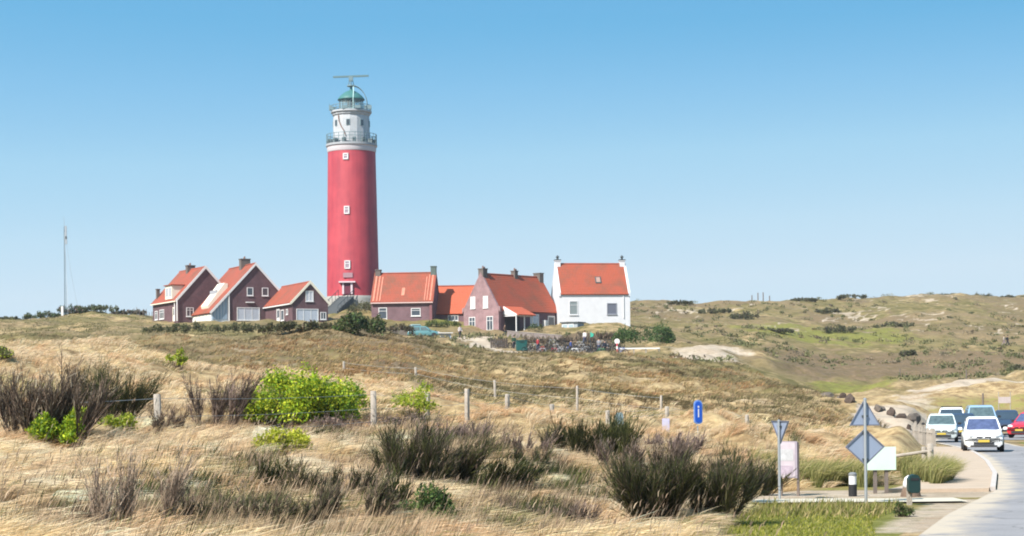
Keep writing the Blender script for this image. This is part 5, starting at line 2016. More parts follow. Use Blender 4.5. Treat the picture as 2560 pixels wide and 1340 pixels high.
hw = 39 / s
rim_plate('triangle_plate', [(-hw, zof(1064)), (hw, zof(1064)), (.03, zof(1003)), (-.03, zof(1003))], t, .05)
dw = 50 / s
zc = zof(1117)
rim_plate('diamond_plate', [(-dw, zc), (0, zc - 47 / s), (dw, zc), (0, zc + 46 / s)], t, .05)
for py in (1080, 1148, 1040):
    MB().box((0, .02, zof(py)), (.12, .05, .035)).build('clamp', M_DARKGREY, t)

# yield sign seen edge-on
t, s, p = pole_at(1949, 1252, 1052, .03, M_STEEL, 'yield_sign', 'grey back of a narrow inverted triangle sign on a pole', 'road sign', R(-62))
z0, z1 = at(1949, 1110, p.y).z - p.z, at(1949, 1052, p.y).z - p.z
hw = .31
o = rim_plate('triangle_plate', [(-hw, z1), (0, z0), (hw, z1)], t, .05)
MB().box((0, .02, z1 - .12), (.10, .05, .035)).build('clamp', M_DARKGREY, t)

# blue sign on a pole behind the fence
t, s, p = pole_at(1745, 1128, 1066, .03, M_STEEL, 'blue_sign', 'narrow blue sign with a white bar on a pole behind the wire fence', 'road sign', R(20), Y=72)
zt, zb = at(1745, 1000, p.y).z - p.z, at(1745, 1060, p.y).z - p.z
w = .175
poly = []
for k in range(9):
    a = math.pi * k / 8
    poly.append((w * math.cos(a), zt - w + w * math.sin(a)))
for k in range(9):
    a = math.pi + math.pi * k / 8
    poly.append((w * math.cos(a), zb + w * .6 + w * .6 * math.sin(a)))
M_BLUE = mat('sign_blue', (.012, .085, .50), .35, var=.05)
M_LBLUE = mat('sign_light_blue', (.14, .26, .58), .4, var=.05)
plate(poly, .05, -.05).build('panel_rim', M_LBLUE, t)
plate([(q[0] * .78, (zt + zb) / 2 + (q[1] - (zt + zb) / 2) * .88) for q in poly], .01, -.082).build('panel', M_BLUE, t)
MB().box((0, -.09, (zt + zb) / 2 - .04), (.045, .006, .32)).box((0, -.09, (zt + zb) / 2 + .2), (.06, .006, .07)).build('white_mark', M_WHITE, t)

# small lilac grey sign on a white post
t, s, p = pole_at(1666, 1122, 1090, .035, M_WHITE, 'notice_sign', 'small lilac grey notice on a white post behind the wire fence', 'sign', R(-20), Y=70)
zt, zb = at(1666, 1046, p.y).z - p.z, at(1666, 1086, p.y).z - p.z
MB().box((0, -.04, (zt + zb) / 2), (.28, .04, zt - zb)).build('board', mat('lilac_board', (.36, .35, .50), .5), t)
MB().box((0, -.062, (zt + zb) / 2), (.19, .006, (zt - zb) * .7)).build('notice', mat('lilac_notice', (.36, .35, .45), .5, var=.25, scale=14), t)
# grey sign behind the compact broom
t, s, p = pole_at(1548, 1110, 1062, .03, M_STEEL, 'grey_sign', 'blue grey sign panel rising behind the compact dark broom', 'sign', R(10), Y=62)
zt, zb = at(1548, 1031, p.y).z - p.z, at(1548, 1070, p.y).z - p.z
MB().prism([(-.15, zb), (.15, zb), (.13, zt - .06), (.08, zt), (-.08, zt), (-.13, zt - .06)], -.06, -.03).build('panel', mat('grey_panel', (.22, .30, .33), .5, var=.3, scale=8), t)

# information board with pinkish panel
p = hit(1972, 1240)
s = F / p.y
t = thing('information_board', 'narrow pinkish information board on two legs beside the yield sign', 'information board', p, R(-24))
zt, zb = at(1972, 1103, p.y).z - p.z, at(1972, 1195, p.y).z - p.z
for x in (-.17, .22):
    MB().box((x, 0, zt / 2 - .2), (.05, .05, zt + .35)).build('leg', M_DARKWOOD, t)
MB().box((0, -.045, (zt + zb) / 2), (.44, .035, zt - zb)).build('board', mat('board_frame', (.30, .26, .31), .6), t)
MB().box((-.02, -.066, (zt + zb) / 2), (.38, .006, zt - zb - .04)).build('notice', mat('pink_notice', (.42, .37, .41), .45, var=.35, scale=5), t)

MB().box((-.02, -.071, zb + .52), (.30, .004, .26)).build('picture', mat('faded_map', (.42, .42, .44), .5, var=.5, scale=9), t)
MB().box((-.02, -.071, zb + .18), (.30, .004, .2)).build('picture', mat('faded_picture', (.36, .30, .36), .5, var=.5, scale=11), t)

# pale green board on two legs
p = hit(2207, 1234)
s = F / p.y
t = thing('sign_board', 'pale mint green board on two wooden legs, partly behind the diamond sign', 'sign board', p, R(3))
zt, zb = at(2207, 1117, p.y).z - p.z, at(2207, 1175, p.y).z - p.z
for x in (-.16, .10):
    MB().box((x, .06, zt / 2 - .2), (.075, .075, zt + .35)).build('leg', M_DARKWOOD, t)
wbd = .33
MB().box((-.02, 0, (zt + zb) / 2), (wbd * 2, .03, zt - zb)).build('board', mat('mint_board', (.52, .64, .56), .4, var=.14, scale=2.5), t)

# black and white bollard
p = hit(2132, 1241)
t = thing('bollard', 'small bollard with white upper half and black lower half left of the sign pole', 'bollard', p)
hb = at(2132, 1181, p.y).z - p.z
MB().lathe([(.095, -.2), (.095, hb * .50)], 14).build('base', M_BLACK, t, smooth='auto')
MB().lathe([(.085, hb * .50), (.085, hb * .86)], 14).build('reflective_sleeve', M_WHITE, t, smooth='auto')
MB().lathe([(.092, hb * .861), (.092, hb * .95), (.06, hb), (.01, hb * 1.01)], 14).build('cap', mat('bollard_cap', (.18, .19, .2), .6), t, smooth='auto')
# litter bin
p = hit(2279, 1263)
t = thing('litter_bin', 'dark green litter bin on a short wooden post by the path', 'litter bin', p, R(5))
hb = at(2283, 1185, p.y).z - p.z
zb = at(2283, 1232, p.y).z - p.z
MB().box((-.03, .05, zb / 2 - .1 + .15), (.09, .09, zb + .5)).build('post', M_WOOD, t)
poly = [(-.10, zb + .04), (-.06, zb), (.10, zb), (.14, zb + .04), (.14, hb - .10), (.10, hb - .02), (.02, hb), (-.06, hb - .02), (-.10, hb - .10)]
MB().prism(poly, -.18, .0).build('bin', mat('bin_green', (.012, .035, .035), .45), t, bevel=.012)
MB().box((.02, -.184, hb - .10), (.16, .01, .05)).build('slot', M_BLACK, t)
# white topped stone behind it
p = on_ground(2277, 41.6)
t = thing('boundary_stone', 'low brown boundary stone with a white painted top behind the litter bin', 'stone', p)
MB().lathe([(.24, -.2), (.235, .0), (.20, .12), (.175, .2)], 14).build('base', mat('stone_brown', (.16, .11, .08), .95, var=.3, bump=.5), t, smooth=True)
MB().lathe([(.176, .2), (.17, .3), (.13, .42), (.06, .47), (.005, .48)], 14).build('painted_top', M_WHITE, t, smooth=True)

# ------------------------------------------------------------------ boulders along the sand
for i, (px, Y, w, h, lab) in enumerate((
        (2072, 128, 30, 15, 'flat dark boulder at the left end of the boulder row'),
        (2108, 125, 17, 15, 'small upright boulder, second from the left of the row'),
        (2127, 122, 24, 19, 'dark boulder directly left of the triangle sign'),
        (2198, 116, 28, 15, 'reddish boulder just right of the triangle sign'),
        (2226, 114.5, 23, 21, 'tall round dark boulder in the middle of the row'),
        (2254, 113, 28, 20, 'squarish dark boulder right of the tall round one'),
        (2282, 112, 34, 22, 'wide grey brown boulder in the right half of the row'),
        (2272, 109, 15, 15, 'small low boulder in front of the wide one'),
        (2312, 110, 34, 20, 'dark boulder at the right end of the row next to the cars'),
        (2146, 120, 15, 12, 'small brown boulder half hidden by the triangle sign'),
        (2240, 113, 14, 10, 'small sunken stone in front of the gap beside the tall round boulder'),
        (2298, 110, 18, 11, 'low stone between the wide boulder and the right end one'),
        (2095, 126, 13, 9, 'smallest boulder near the left end of the row'))):
    q = on_ground(px, Y)
    s = F / Y
    bm = bmesh.new()
    bmesh.ops.create_icosphere(bm, subdivisions=2, radius=1)
    off = random.uniform(0, 50)
    for v in bm.verts:
        c = v.co
        nn = float(vnoise(c.x * 1.4 + off + c.z, c.y * 1.4 + off, 5)) - .5
        n2 = float(vnoise(c.x * 4 + off, c.z * 4 + c.y * 3, 6)) - .5
        v.co = c * (1 + .9 * nn + .3 * n2)
        v.co.x *= w / s / 2 * 1.12
        v.co.y *= w / s / 2 * .9
        v.co.z = v.co.z * h / s * .72 + h / s * .24
    me = bpy.data.meshes.new('boulder')
    bm.to_mesh(me)
    bm.free()
    me.materials.append(mat('boulder_brown', (.075, .055, .045), .95, var=.45, scale=3, bump=.6, bscale=8) if i % 3 else mat('boulder_grey', (.12, .10, .085), .95, var=.45, scale=3, bump=.6, bscale=8))
    o = bpy.data.objects.new('boulder', me)
    C.objects.link(o)
    o.location = q
    o.rotation_euler = (0, 0, random.uniform(0, 6))
    tag(o, lab, 'boulder', 'boulders edging the sand by the car park')


# ------------------------------------------------------------------ cars
def paint(name, col):
    return mat(name, col, .3, var=.03, spec=.5, coat=.6)


M_CARGLASS = mat('car_glass', (.035, .05, .07), .06, var=.3, scale=1.2, spec=.9)
M_TYRE = mat('tyre', (.018, .018, .02), .85)
M_RIM = mat('rim_silver', (.4, .4, .42), .35, metal=.8)
M_LAMP = mat('headlight_glass', (.62, .66, .70), .1, var=.3, scale=12, spec=.8)
M_PLATE = mat('yellow_plate', (.50, .37, .06), .5, var=.05)
M_TRIM = mat('dark_trim', (.03, .03, .034), .6)


def loft(sections):
    """sections: list of (y, [(x,z), ...] right half from bottom centre to top centre)"""
    mb = MB()
    vs, n = [], None
    for y, half in sections:
        ring = [(x, y, z) for x, z in half] + [(-x, y, z) for x, z in reversed(half) if x > 1e-4]
        n = len(ring)
        vs += ring
    fs = []
    for i in range(len(sections) - 1):
        for k in range(n):
            j = (k + 1) % n
            fs.append((i * n + k, i * n + j, (i + 1) * n + j, (i + 1) * n + k))
    fs.append(tuple(range(n - 1, -1, -1)))
    m = (len(sections) - 1) * n
    fs.append(tuple(range(m, m + n)))
    return mb.add(vs, fs)


def car(label, loc, yaw, body, W=1.65, Lc=3.8, Ht=1.42, bonnet=.95, rear='hatch', glass=None, group='cars on the road and in the car park', rack=False, grille='wide'):
    glass = glass or M_CARGLASS
    t = thing('car', label, 'car', loc, yaw, group)
    hw = W / 2
    belt = .60 * Ht + .04
    y0, y1 = 0.0, Lc

    def sec(y, w, zb, zt, crown=.03):
        return (y, [(0, zb), (w * .82, zb), (w * .97, zb + .10), (w, zb + .28), (w * .985, zt - .12), (w * .90, zt - .02), (w * .6, zt + crown * .7), (0, zt + crown)])
    secs = [sec(y0 + .02, hw * .80, .30, .52, .0), sec(y0 + .07, hw * .92, .22, .62, .02), sec(y0 + .22, hw * .97, .20, .72, .03),
            sec(y0 + .55, hw * .99, .20, .80, .05), sec(bonnet, hw, .20, belt, .04), sec(bonnet + .9, hw, .20, belt, .03),
            sec(y1 - .7, hw, .20, belt, .03), sec(y1 - .15, hw * .97, .24, belt - .02, .02), sec(y1, hw * .9, .34, belt - .12, .0)]
    b = loft(secs).build('body', body, t, smooth='auto')
    # cabin: belt ring to roof ring
    wb, wt = hw * .93, hw * .74
    fb, ft = bonnet + .02, bonnet + .72
    if rear == 'van':
        rb, rt = y1 - .06, y1 - .18
    else:
        rb, rt = y1 - .18, y1 - .75
    zb, zt = belt - .01, Ht

    def ringp(f):
        w = wb + (wt - wb) * f
        a = fb + (ft - fb) * f
        r = rb + (rt - rb) * f
        return w, a, r, zb + (zt - zb) * f
    cb = MB()
    vs = []
    for f in (0, .5, .9, 1.0):
        w, a, r, z = ringp(min(f, .97))
        if f == 1.0:
            w, a, r, z = w * .88, a + .14, r - .14, zt + .03
        bow = .05
        vs += [(-w, a + .05, z), (-w * .5, a, z), (w * .5, a, z), (w, a + .05, z), (w + .0, (a + r) / 2, z), (w, r - .05, z), (w * .5, r, z), (-w * .5, r, z), (-w, r - .05, z), (-w, (a + r) / 2, z)]
    fs = []
    n = 10
    for i in range(3):
        for k in range(n):
            j = (k + 1) % n
            fs.append((i * n + k, i * n + j, (i + 1) * n + j, (i + 1) * n + k))
    fs.append(tuple(range(3 * n, 4 * n)))
    cab = cb.add(vs, fs).build('cabin', body, t, smooth='auto')

    def pane(name, f0, f1, face, u0, u1, pr=.014):
        mb = MB()
        us = (u0, -.5, .5, u1) if face in ('front', 'back') else (u0, u1)
        fsv = (f0, .5, f1)
        out_, inn = [], []
        for f in fsv:
            w, a, r, z = ringp(f)
            for u in us:
                if face == 'front':
                    e = .05 * max(0, abs(u) - .5) * 2
                    out_.append((u * w, a - pr + e, z + pr))
                    inn.append((u * w, a + .03 + e, z - .02))
                elif face == 'back':
                    e = .05 * max(0, abs(u) - .5) * 2
                    out_.append((u * w, r + pr - e, z + pr))
                    inn.append((u * w, r - .03 - e, z - .02))
                else:
                    sg = 1 if face == 'right' else -1
                    out_.append((sg * (w + pr), a + .05 + (r - a - .1) * u, z + .004))
                    inn.append((sg * (w - .03), a + .05 + (r - a - .1) * u, z))
        m = len(us)
        fs = []
        for base in (0, len(out_)):
            for i in range(2):
                for q in range(m - 1):
                    fs.append((base + i * m + q, base + i * m + q + 1, base + (i + 1) * m + q + 1, base + (i + 1) * m + q))
        loop = [q for q in range(m)] + [m + m - 1, 3 * m - 1] + [2 * m + q for q in range(m - 2, -1, -1)] + [m]
        N_ = len(out_)
        for a, b in zip(loop, loop[1:] + loop[:1]):
            fs.append((a, b, N_ + b, N_ + a))
        mb.add(out_ + inn, fs)
        return mb.build(name, glass, cab)
    pane('windscreen', .06, .86, 'front', -.90, .90)
    pane('rear_window', .1, .84, 'back', -.86, .86)
    for sd in ('left', 'right'):
        pane('side_window', .10, .84, sd, .10, .46)
        pane('side_window', .10, .84, sd, .52, .90)
    # face of the car
    for sg in (-1, 1):
        hl = MB()
        bmz = .66
        hl.lathe([(.001, -.085), (.10, -.07), (.135, 0), (.10, .07), (.001, .085)], 14, (0, 0, 0))
        o = hl.build('headlight', M_LAMP, t, smooth=True)
        o.location = (sg * hw * .70, .15, bmz)
        o.scale = (1.45, 1.0, 1.0)
        o.rotation_euler = (R(-20), 0, sg * R(28))
        mb = MB().box((0, 0, 0), (.17, .10, .13)).box((-sg * .10, .02, -.03), (.08, .05, .05))
        o = mb.build('wing_mirror', M_TRIM if grille == 'wide' else body, t, bevel=.03)
        o.location = (sg * (hw + .10), bonnet + .32, belt + .06)
    g = MB()
    if grille == 'wide':
        g.box((0, .022, .335), (hw * 1.15, .06, .13))
    else:
        g.box((0, .022, .36), (hw * 1.0, .06, .10))
        g.box((0, .0, .255), (hw * 1.3, .05, .06))
    g.build('lower_grille', M_TRIM, t)
    g = MB().box((-.17, .07, .60), (.26, .06, .07)).box((.17, .07, .60), (.26, .06, .07))
    g.build('upper_grille', M_TRIM, t)
    MB().box((0, -.015, .455), (.46, .02, .095)).build('number_plate', M_PLATE, t)
    MB().box((0, .03, .50), (hw * 1.86, .05, .03)).build('bumper_strip', M_TRIM, t)
    for sg in (-1, 1):
        for yy in (.72, Lc - .72):
            tw = MB()
            ring = [(.20, -.09), (.275, -.085), (.295, -.04), (.295, .04), (.275, .085), (.20, .09)]
            tw.lathe(ring, 22)
            o = tw.build('wheel', M_TYRE, t, smooth='auto')
            o.rotation_euler = (0, R(90), 0)
            o.location = (sg * (hw - .085), yy, .295)
            MB().lathe([(.20, -.06), (.19, .07), (.05, .095), (.001, .097)], 14).build('rim', M_RIM, o)
            if sg < 0:
                o.rotation_euler = (0, R(-90), 0)
            mb = MB().lathe([(.33, -.02), (.33, .02)], 20)
            a = mb.build('wheel_arch', M_TRIM, t)
            a.rotation_euler = (0, R(90), 0)
            a.location = (sg * (hw - .006), yy, .30)
    if rack:
        for yy in (ft + .35, rt - .35):
            MB().box((0, yy, zt + .09), (wt * 1.9, .05, .04)).box((-wt * .85, yy, zt + .05), (.05, .05, .09)).box((wt * .85, yy, zt + .05), (.05, .05, .09)).build('roof_bar', M_TRIM, t)
    return t


P_WHITE = paint('car_white', (.76, .77, .78))
P_SILVER = paint('car_silver', (.55, .60, .60))
P_BLUE = paint('car_pale_blue', (.24, .36, .50))
P_RED = paint('car_red', (.55, .02, .035))
P_DARK = paint('car_dark_blue', (.03, .04, .075))
P_TEAL = paint('car_teal', (.08, .20, .22))
G_BLUE = mat('car_glass_blue', (.07, .085, .17), .06, var=.75, scale=5, spec=.9)  # strong mottling paints reflections into the glass colour
G_PALE = mat('car_glass_pale', (.075, .105, .11), .08, var=.75, scale=5, spec=.9)  # reflections painted here too, as blotches of tone


def road_point(px, Y):
    u = (px - 1280) / F
    z = float(zroad(Y))
    x = Y * u
    for _ in range(3):
        x = Y * (u * CR + ((z - EYE) / Y) * SR)
    return Vector((x, Y, z + .004))


car_ = car('white hatchback driving nearest to the camera on the road', road_point(2460, 73.2), R(-12), P_WHITE, 1.66, 3.75, 1.40, .95, glass=G_BLUE, grille='thin')
car_.scale = (.93, .95, .96)
car('silver white hatchback following behind the nearest white car, beside the stakes', road_point(2354, 98.5), R(-13), P_SILVER, 1.68, 3.85, 1.46, .80, glass=G_PALE)
car('white estate car with roof bars behind the second white car', road_point(2378, 113), R(-14), P_WHITE, 1.78, 4.4, 1.72, .9, rear='van', rack=True)
car('pale blue van behind the nearest white car', road_point(2458, 111), R(-10), P_BLUE, 1.85, 4.4, 1.85, .75, rear='van', glass=G_PALE)
car('bright red car parked at the right edge of the car park', road_point(2548, 108), R(-38), P_RED, 1.68, 3.9, 1.45, 1.0, glass=G_BLUE)
car('dark blue car parked between the pale blue van and the red car', road_point(2520, 117), R(-12), P_DARK, 1.75, 4.3, 1.50, 1.0)
car('dark car parked between the two white cars and the pale blue van', road_point(2408, 106), R(-13), P_DARK, 1.66, 3.9, 1.42, 1.0)
q = on_ground(1100, 246)
car('teal parked car side-on below the orange roofed building', q + Vector((0, 0, .02)), R(88), P_TEAL, 1.7, 4.2, 1.45, 1.0, glass=G_PALE, group='cars parked below the houses')
q = on_ground(1047, 256)
car('pale green parked car left of the teal car below the houses', q + Vector((0, 0, .02)), R(15), paint('car_sage', (.28, .38, .33)), 1.7, 4.0, 1.45, 1.0, glass=G_PALE, group='cars parked below the houses')

# ---- far car park posts and sign
t, s, p = pole_at(2458, 1030, 984, .06, M_DARKWOOD, 'car_park_post', 'brown wooden post behind the pale blue van', 'post', 0, Y=126)
MB().box((0, -.08, .9), (.16, .03, .35)).build('notice', mat('post_notice', (.5, .3, .28), .6), t)
q = on_ground(2512, 126)
t = thing('notice_board', 'small pale pink notice board on two posts behind the red car', 'notice board', q, R(-12))
zc = at(2512, 1000, q.y).z - q.z
for x in (-.38, .38):
    MB().tube((x, .04, -.4), (x, .04, zc + .55), .035, .03, 6).build('post', M_WOOD, t)
MB().box((0, 0, zc), (.8, .04, .42)).build('board', mat('board_pink', (.40, .34, .33), .6, var=.25, scale=3), t)

for (px, Y, hh, lab) in ((2416, 165, .95, 'lone thin post on the sandy track above the parked cars'), (2250, 236, .8, 'thin post on the brown valley floor')):
    q = on_ground(px, Y)
    o = MB().tube((0, 0, -.4), (0, 0, hh), .07, .06, 6).build('track_post', M_DARKWOOD)
    o.location = q
    tag(o, lab, 'post')

# ------------------------------------------------------------------ bicycle park
def bicycle(label, loc, yaw, m, group='bicycles parked below the houses'):
    t = thing('bicycle', label, 'bicycle', loc, yaw, group)
    for y in (-.55, .55):
        w = MB().ring((0, y, .35), .315, .034, 20, 5, 'x').build('wheel', M_TYRE, t)
        sp = MB()
        for k in range(6):
            a = math.pi * k / 6
            sp.tube((0, y - .31 * math.cos(a), .35 - .31 * math.sin(a)), (0, y + .31 * math.cos(a), .35 + .31 * math.sin(a)), .004, .004, 3)
        sp.build('spokes', M_STEEL, w)
    f = MB()
    bb, seat, head, rear_, front = (0, .02, .32), (0, .20, .85), (0, -.38, .88), (0, .55, .35), (0, -.55, .35)
    for a, b in ((bb, seat), (bb, head), (seat, (0, -.36, .80)), (bb, rear_), (seat, rear_), (head, front)):
        f.tube(a, b, .03, .03, 6)
    f.build('frame', m, t)
    MB().tube((0, .20, .85), (0, .22, .97), .016, .016, 5).box((0, .24, .99), (.15, .26, .06)).build('saddle', M_BLACK, t)
    MB().tube((0, -.38, .88), (0, -.42, 1.04), .016, .016, 5).tube((-.27, -.36, 1.06), (.27, -.36, 1.06), .016, .016, 5).build('handlebar', M_BLACK, t)
    MB().box((0, .55, .72), (.14, .34, .03)).build('carrier', M_BLACK, t)
    return t


bike_cols = {'black': (.02, .02, .022), 'grey': (.25, .26, .28), 'red': (.35, .03, .04), 'blue': (.04, .09, .28), 'white': (.7, .7, .7), 'green': (.04, .16, .08)}
protos = {}
slots = []
for i in range(13):
    slots.append((1352 + i * 16.5 + random.uniform(-4, 4), 214.5 + random.uniform(-.6, .6)))
for i in range(11):
    slots.append((1318 + i * 18 + random.uniform(-4, 4), 221 + random.uniform(-.8, .8)))
for i in range(12):
    slots.append((1335 + i * 19 + random.uniform(-5, 5), 227.5 + random.uniform(-.8, .8)))
for i in range(9):
    slots.append((1380 + i * 21 + random.uniform(-6, 6), 234 + random.uniform(-1, 1)))
for i in range(5):
    slots.append((1248 + i * 17 + random.uniform(-4, 4), 232 + random.uniform(-.8, .8)))
uniq = {2: ('red', 'red framed bicycle in the front row of the bicycle park'), 5: ('white', 'white framed bicycle in the front row of the bicycle park'),
        9: ('green', 'green framed bicycle in the front row of the bicycle park'), 12: ('blue', 'blue framed bicycle at the right end of the bicycle park'),
        15: ('red', 'red framed bicycle in the back row near the dark green container'), 19: ('blue', 'blue framed bicycle in the back row of the bicycle park')}
for i, (px, Y) in enumerate(slots):
    q = on_ground(px, Y)
    yaw = R(random.choice((62, 68, 75, -70, 112)) + random.uniform(-8, 8))
    if i in uniq:
        kind, lab = uniq[i]
    else:
        kind = 'black' if i % 3 else 'grey'
        lab = kind + ' framed bicycle standing in the crowded bicycle park'
    if kind not in protos:
        protos[kind] = bicycle(lab, q, yaw, mat('bike_' + kind, bike_cols[kind], .4))
    else:
        o = copy_tree(protos[kind])
        o.location = q
        o.rotation_euler = (0, random.uniform(-.08, .08), yaw)
        o['label'] = lab

broom('leafless_hedge', 'leafless brown hedge on the slope behind the parked bicycles', 'hedge', 1400, 861, 230, 22, pal=[(.22, .16, .13), (.28, .21, .18), (.17, .13, .10), (.2, .18, .1)], n=700, w=.03, lean=.05, spread=.7, twigs=5, stretch=.08, loc=on_ground(1400, 243))
broom('leafless_hedge', 'leafless purplish hedge below the glazed annex of the white house', 'hedge', 1490, 850, 120, 18, pal=PURPLE + OLIVE, n=450, w=.03, lean=.05, spread=.7, twigs=5, stretch=.1, loc=on_ground(1490, 252))
p = on_ground(1268, 252)
t = thing('stone_wall', 'low grey stone terrace wall below the rose brick house', 'wall', p)
q = on_ground(1405, 250)
d_ = (q - p)
M_STONE = mat('terrace_stone', (.24, .20, .19), .95, var=.45, scale=3.5, bump=.5, bscale=6)
ang = math.atan2(d_.y, d_.x)
o = MB().box((d_.xy.length / 2, 0, .05), (d_.xy.length, .35, 1.3)).build('wall', M_STONE, t)
o.rotation_euler = (0, -math.atan2(d_.z, d_.xy.length), ang)
o = MB().box((d_.xy.length / 2, 0, .742), (d_.xy.length + .1, .45, .08)).build('coping', mat('coping_stone', (.34, .30, .28), .9, var=.3), t)
o.rotation_euler = (0, -math.atan2(d_.z, d_.xy.length), ang)
p = on_ground(1304, 226)
t = thing('container', 'dark green metal container box left of the parked bicycles', 'container', p, R(8))
MB().box((0, 0, .6), (1.25, 1.0, 1.2)).build('body', mat('container_green', (.015, .085, .08), .5), t, bevel=.03)
MB().box((0, 0, 1.24), (1.35, 1.1, .08)).build('lid', mat('container_lid', (.02, .10, .095), .5), t, bevel=.02)
MB().box((0, -.52, 1.05), (.5, .05, .06)).build('handle', M_BLACK, t)

p = on_ground(1232, 230)
t = thing('wooden_screen', 'weathered dark wooden fence screen beside the sandy track', 'fence', p, R(12))
for i in range(9):
    MB().box((i * .24 - .2, random.uniform(-.02, .02), .55), (.18, .04, 1.3 + random.uniform(-.25, .15))).build('board', mat('screen_wood', (.075, .058, .052), .9, var=.4, scale=3), t)
MB().box((.76, .05, .8), (2.2, .05, .1)).build('rail', M_DARKWOOD, t)
p = on_ground(985, 250)
t = thing('board_fence', 'grey brown board fence left of the pale green car', 'fence', p, R(4))
for i in range(12):
    MB().box((i * .26, random.uniform(-.02, .02), .5), (.22, .04, 1.5 + random.uniform(-.1, .1))).build('board', mat('fence_grey', (.15, .125, .12), .9, var=.3), t)
MB().box((1.45, .05, .9), (3.1, .05, .1)).build('rail', M_DARKWOOD, t)

# white trestle table
p = on_ground(1114, 240)
t = thing('picnic_table', 'white trestle table on the grass in front of the teal car', 'table', p, R(5))
MB().box((0, 0, .86), (1.9, .8, .09)).build('tabletop', M_WHITE, t)
for sg in (-1, 1):
    MB().tube((sg * .7, -.35, -.1), (sg * .6, .0, .82), .06, .05, 6).tube((sg * .7, .35, -.1), (sg * .6, .0, .82), .06, .05, 6).build('leg', mat('leg_bluegrey', (.33, .38, .44), .6), t)
MB().box((0, 0, .5), (1.2, .06, .5)).build('panel', mat('leg_bluegrey', (.33, .38, .44), .6), t)

# barrier rail right of the bicycles
p = on_ground(1550, 216)
t = thing('barrier', 'white horizontal barrier rail right of the parked bicycles', 'barrier', p, R(2))
MB().box((2.3, 0, .72), (4.6, .10, .16)).build('rail', M_WHITE, t)
for x in (.05, 1.6, 3.0, 4.5):
    MB().box((x, .08, .3), (.14, .10, .95)).build('post', M_WOOD, t)
# red and white marker post
p = on_ground(1543, 214)
t = thing('marker_sign', 'red and white banded post with a round white top beside the barrier', 'post', p)
for i in range(5):
    MB().tube((0, 0, -.3 + i * .34), (0, 0, .04 + i * .34), .09, .09, 10).build('band', M_WHITE if i % 2 else mat('band_red', (.5, .08, .1), .5), t)
o = MB().lathe([(.30, -.025), (.30, .025)], 20).build('disc', M_WHITE, t)
o.rotation_euler = (R(90), 0, 0)
o.location = (0, -.03, 1.62)
# green flag sign
p = on_ground(1476, 222)
t = thing('flag_pole', 'teal green pennant on a pole among the parked bicycles', 'flag', p)
MB().tube((0, 0, -.3), (0, 0, 2.6), .04, .03, 6).build('pole', M_DARKGREY, t)
MB().prism([(0, 1.9), (.35, 2.0), (.42, 2.3), (0, 2.55)], -.02, .02).build('pennant', mat('pennant_teal', (.05, .36, .26), .7), t)


# ------------------------------------------------------------------ people
def skinned(name, pts, edges, rad, m, parent, sub=2):
    bm = bmesh.new()
    ly = bm.verts.layers.skin.verify()
    vs = [bm.verts.new(p_) for p_ in pts]
    for a, b in edges:
        bm.edges.new((vs[a], vs[b]))
    for i, v in enumerate(vs):
        v[ly].radius = (rad[i], rad[i])
        v[ly].use_root = (i == 0)
    me = bpy.data.meshes.new(name)
    bm.to_mesh(me)
    bm.free()
    o = bpy.data.objects.new(name, me)
    C.objects.link(o)
    o.modifiers.new('skin', 'SKIN')
    ss = o.modifiers.new('sub', 'SUBSURF')
    ss.levels = sub
    ss.render_levels = sub
    dg = bpy.context.evaluated_depsgraph_get()
    me2 = bpy.data.meshes.new_from_object(o.evaluated_get(dg))
    o.modifiers.clear()
    o.data = me2
    me2.name = name
    me2.materials.clear()
    me2.materials.append(m)
    me2.polygons.foreach_set('use_smooth', [True] * len(me2.polygons))
    o.parent = parent
    return o


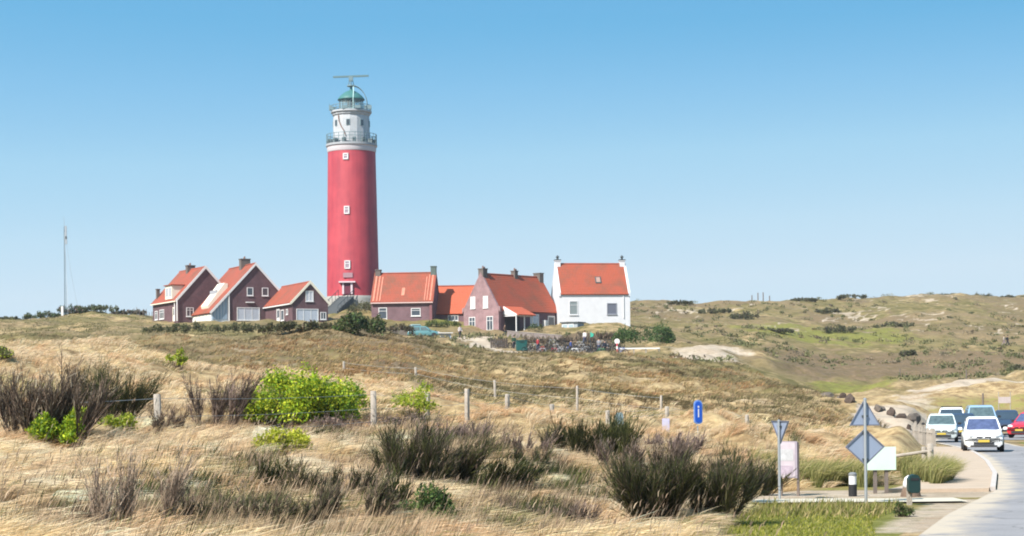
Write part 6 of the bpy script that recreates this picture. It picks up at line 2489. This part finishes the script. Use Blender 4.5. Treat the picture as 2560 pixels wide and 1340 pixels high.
def person(label, loc, yaw, jacket, trousers, hair, stride=.22, group=None, bag=None):
    t = thing('person', label, 'person', loc, yaw, group)
    s_ = stride
    #        0 pelvis      1 chest       2 neck        3 head        4 crown
    pts = [(0, 0, .95), (0, -.01, 1.32), (0, -.02, 1.48), (0, -.05, 1.60), (0, -.04, 1.70),
           (-.18, -.01, 1.40), (-.22, .10 * s_ * 4, 1.13), (-.21, -.06, .90), (-.205, -.10, .82),
           (.18, -.01, 1.40), (.22, -.05 * s_ * 4, 1.13), (.21, -.22, .93), (.205, -.27, .86),
           (-.10, 0, .88), (-.10, -s_ * .7, .49), (-.10, -s_ * .75, .09), (-.10, -s_ * .75 - .17, .035),
           (.10, 0, .88), (.10, s_ * .5, .48), (.10, s_ * 1.5, .10), (.10, s_ * 1.5 - .15, .035)]
    ed = [(0, 1), (1, 2), (2, 3), (3, 4), (1, 5), (5, 6), (6, 7), (7, 8), (1, 9), (9, 10), (10, 11), (11, 12), (0, 13), (13, 14), (14, 15), (15, 16), (0, 17), (17, 18), (18, 19), (19, 20)]
    rad = [.13, .14, .055, .085, .07, .055, .042, .032, .036, .055, .042, .032, .036, .085, .06, .042, .035, .085, .06, .042, .035]
    skinned('body', pts, ed, rad, mat('skin', (.50, .30, .22), .6), t)
    # clothing over the body
    jp = [pts[0], pts[1], pts[5], pts[6], pts[7], pts[9], pts[10], pts[11], (0, -.02, 1.45)]
    skinned('jacket', jp, [(0, 1), (1, 2), (2, 3), (3, 4), (1, 5), (5, 6), (6, 7), (1, 8)], [.165, .17, .085, .065, .055, .085, .065, .055, .08], jacket, t)
    tp = [(0, 0, .93), pts[13], pts[14], (pts[15][0], pts[15][1], .10), pts[17], pts[18], (pts[19][0], pts[19][1], .12)]
    skinned('trousers', tp, [(0, 1), (1, 2), (2, 3), (0, 4), (4, 5), (5, 6)], [.15, .105, .078, .062, .105, .078, .062], trousers, t)
    hm_ = MB().lathe([(.105, 0), (.112, .06), (.09, .13), (.04, .165), (.002, .17)], 14, (0, -.03, 1.62)).build('hair', hair, t, smooth=True)
    if bag:
        MB().box((0, .22, 1.2), (.3, .16, .42)).build('rucksack', bag, t, bevel=.05)
    return t


M_HAIR = mat('brown_hair', (.05, .035, .025), .7)
M_NAVY = mat('navy_cloth', (.02, .025, .04), .9)
M_DENIM = mat('denim_cloth', (.06, .08, .14), .9)
M_BEIGE = mat('beige_cloth', (.45, .38, .32), .9)
person('person in dark clothes standing among the parked bicycles', on_ground(1512, 215.5), R(20), M_NAVY, mat('black_cloth', (.015, .015, .018), .9), M_HAIR, .12)
person('person in dark jacket walking on the far path at the right edge', on_ground(2519, 300), R(70), mat('black_cloth', (.015, .015, .018), .9), M_NAVY, M_HAIR, .26, bag=M_NAVY)
person('person in beige walking just left of the dark walker on the far path', on_ground(2510, 302), R(75), M_BEIGE, mat('mauve_cloth', (.28, .22, .24), .9), M_HAIR, .24)
person('person in red jacket among the bicycles near the dark green container', on_ground(1345, 224.5), R(-60), mat('red_cloth', (.28, .03, .04), .9), M_DENIM, M_HAIR, .12)
person('person in blue jacket standing in the middle of the bicycle park', on_ground(1427, 218.5), R(100), mat('blue_cloth', (.03, .06, .2), .9), mat('black_cloth', (.015, .015, .018), .9), M_HAIR, .1)
person('person in grey jacket at the right end of the bicycle park', on_ground(1497, 224), R(160), mat('grey_cloth', (.2, .2, .22), .9), M_DENIM, M_HAIR, .15)
person('person in dark green coat left of the dark green container', on_ground(1285, 227), R(30), mat('green_cloth', (.03, .07, .045), .9), M_NAVY, M_HAIR, .16)
person('person in white shirt at the back of the bicycle park', on_ground(1462, 238), R(-30), mat('white_cloth', (.6, .6, .6), .9), M_DENIM, M_HAIR, .15)
person('person in brown coat on the path in front of the rose brick house', on_ground(1262, 262), R(80), mat('brown_cloth', (.15, .09, .06), .9), M_NAVY, M_HAIR, .22)
person('person in pale top and dark trousers at the bend of the sandy track', on_ground(1150, 247), R(40), mat('pale_cloth', (.55, .5, .5), .9), M_NAVY, M_HAIR, .2)


# ------------------------------------------------------------------ thin sea haze
hz = bpy.data.materials.new('sea_haze')
N, Lk = nodes_of(hz)
N.remove(N['Principled BSDF'])
pv = N.new('ShaderNodeVolumePrincipled')
pv.inputs['Color'].default_value = (.86, .92, 1.0, 1)
pv.inputs['Density'].default_value = 0.00013
pv.inputs['Anisotropy'].default_value = 0.2
Lk.new(pv.outputs['Volume'], N['Material Output'].inputs['Volume'])
o = MB().box2((-700, -80, -30), (700, 1130, 75)).build('haze', hz)
tag(o, kind='stuff')
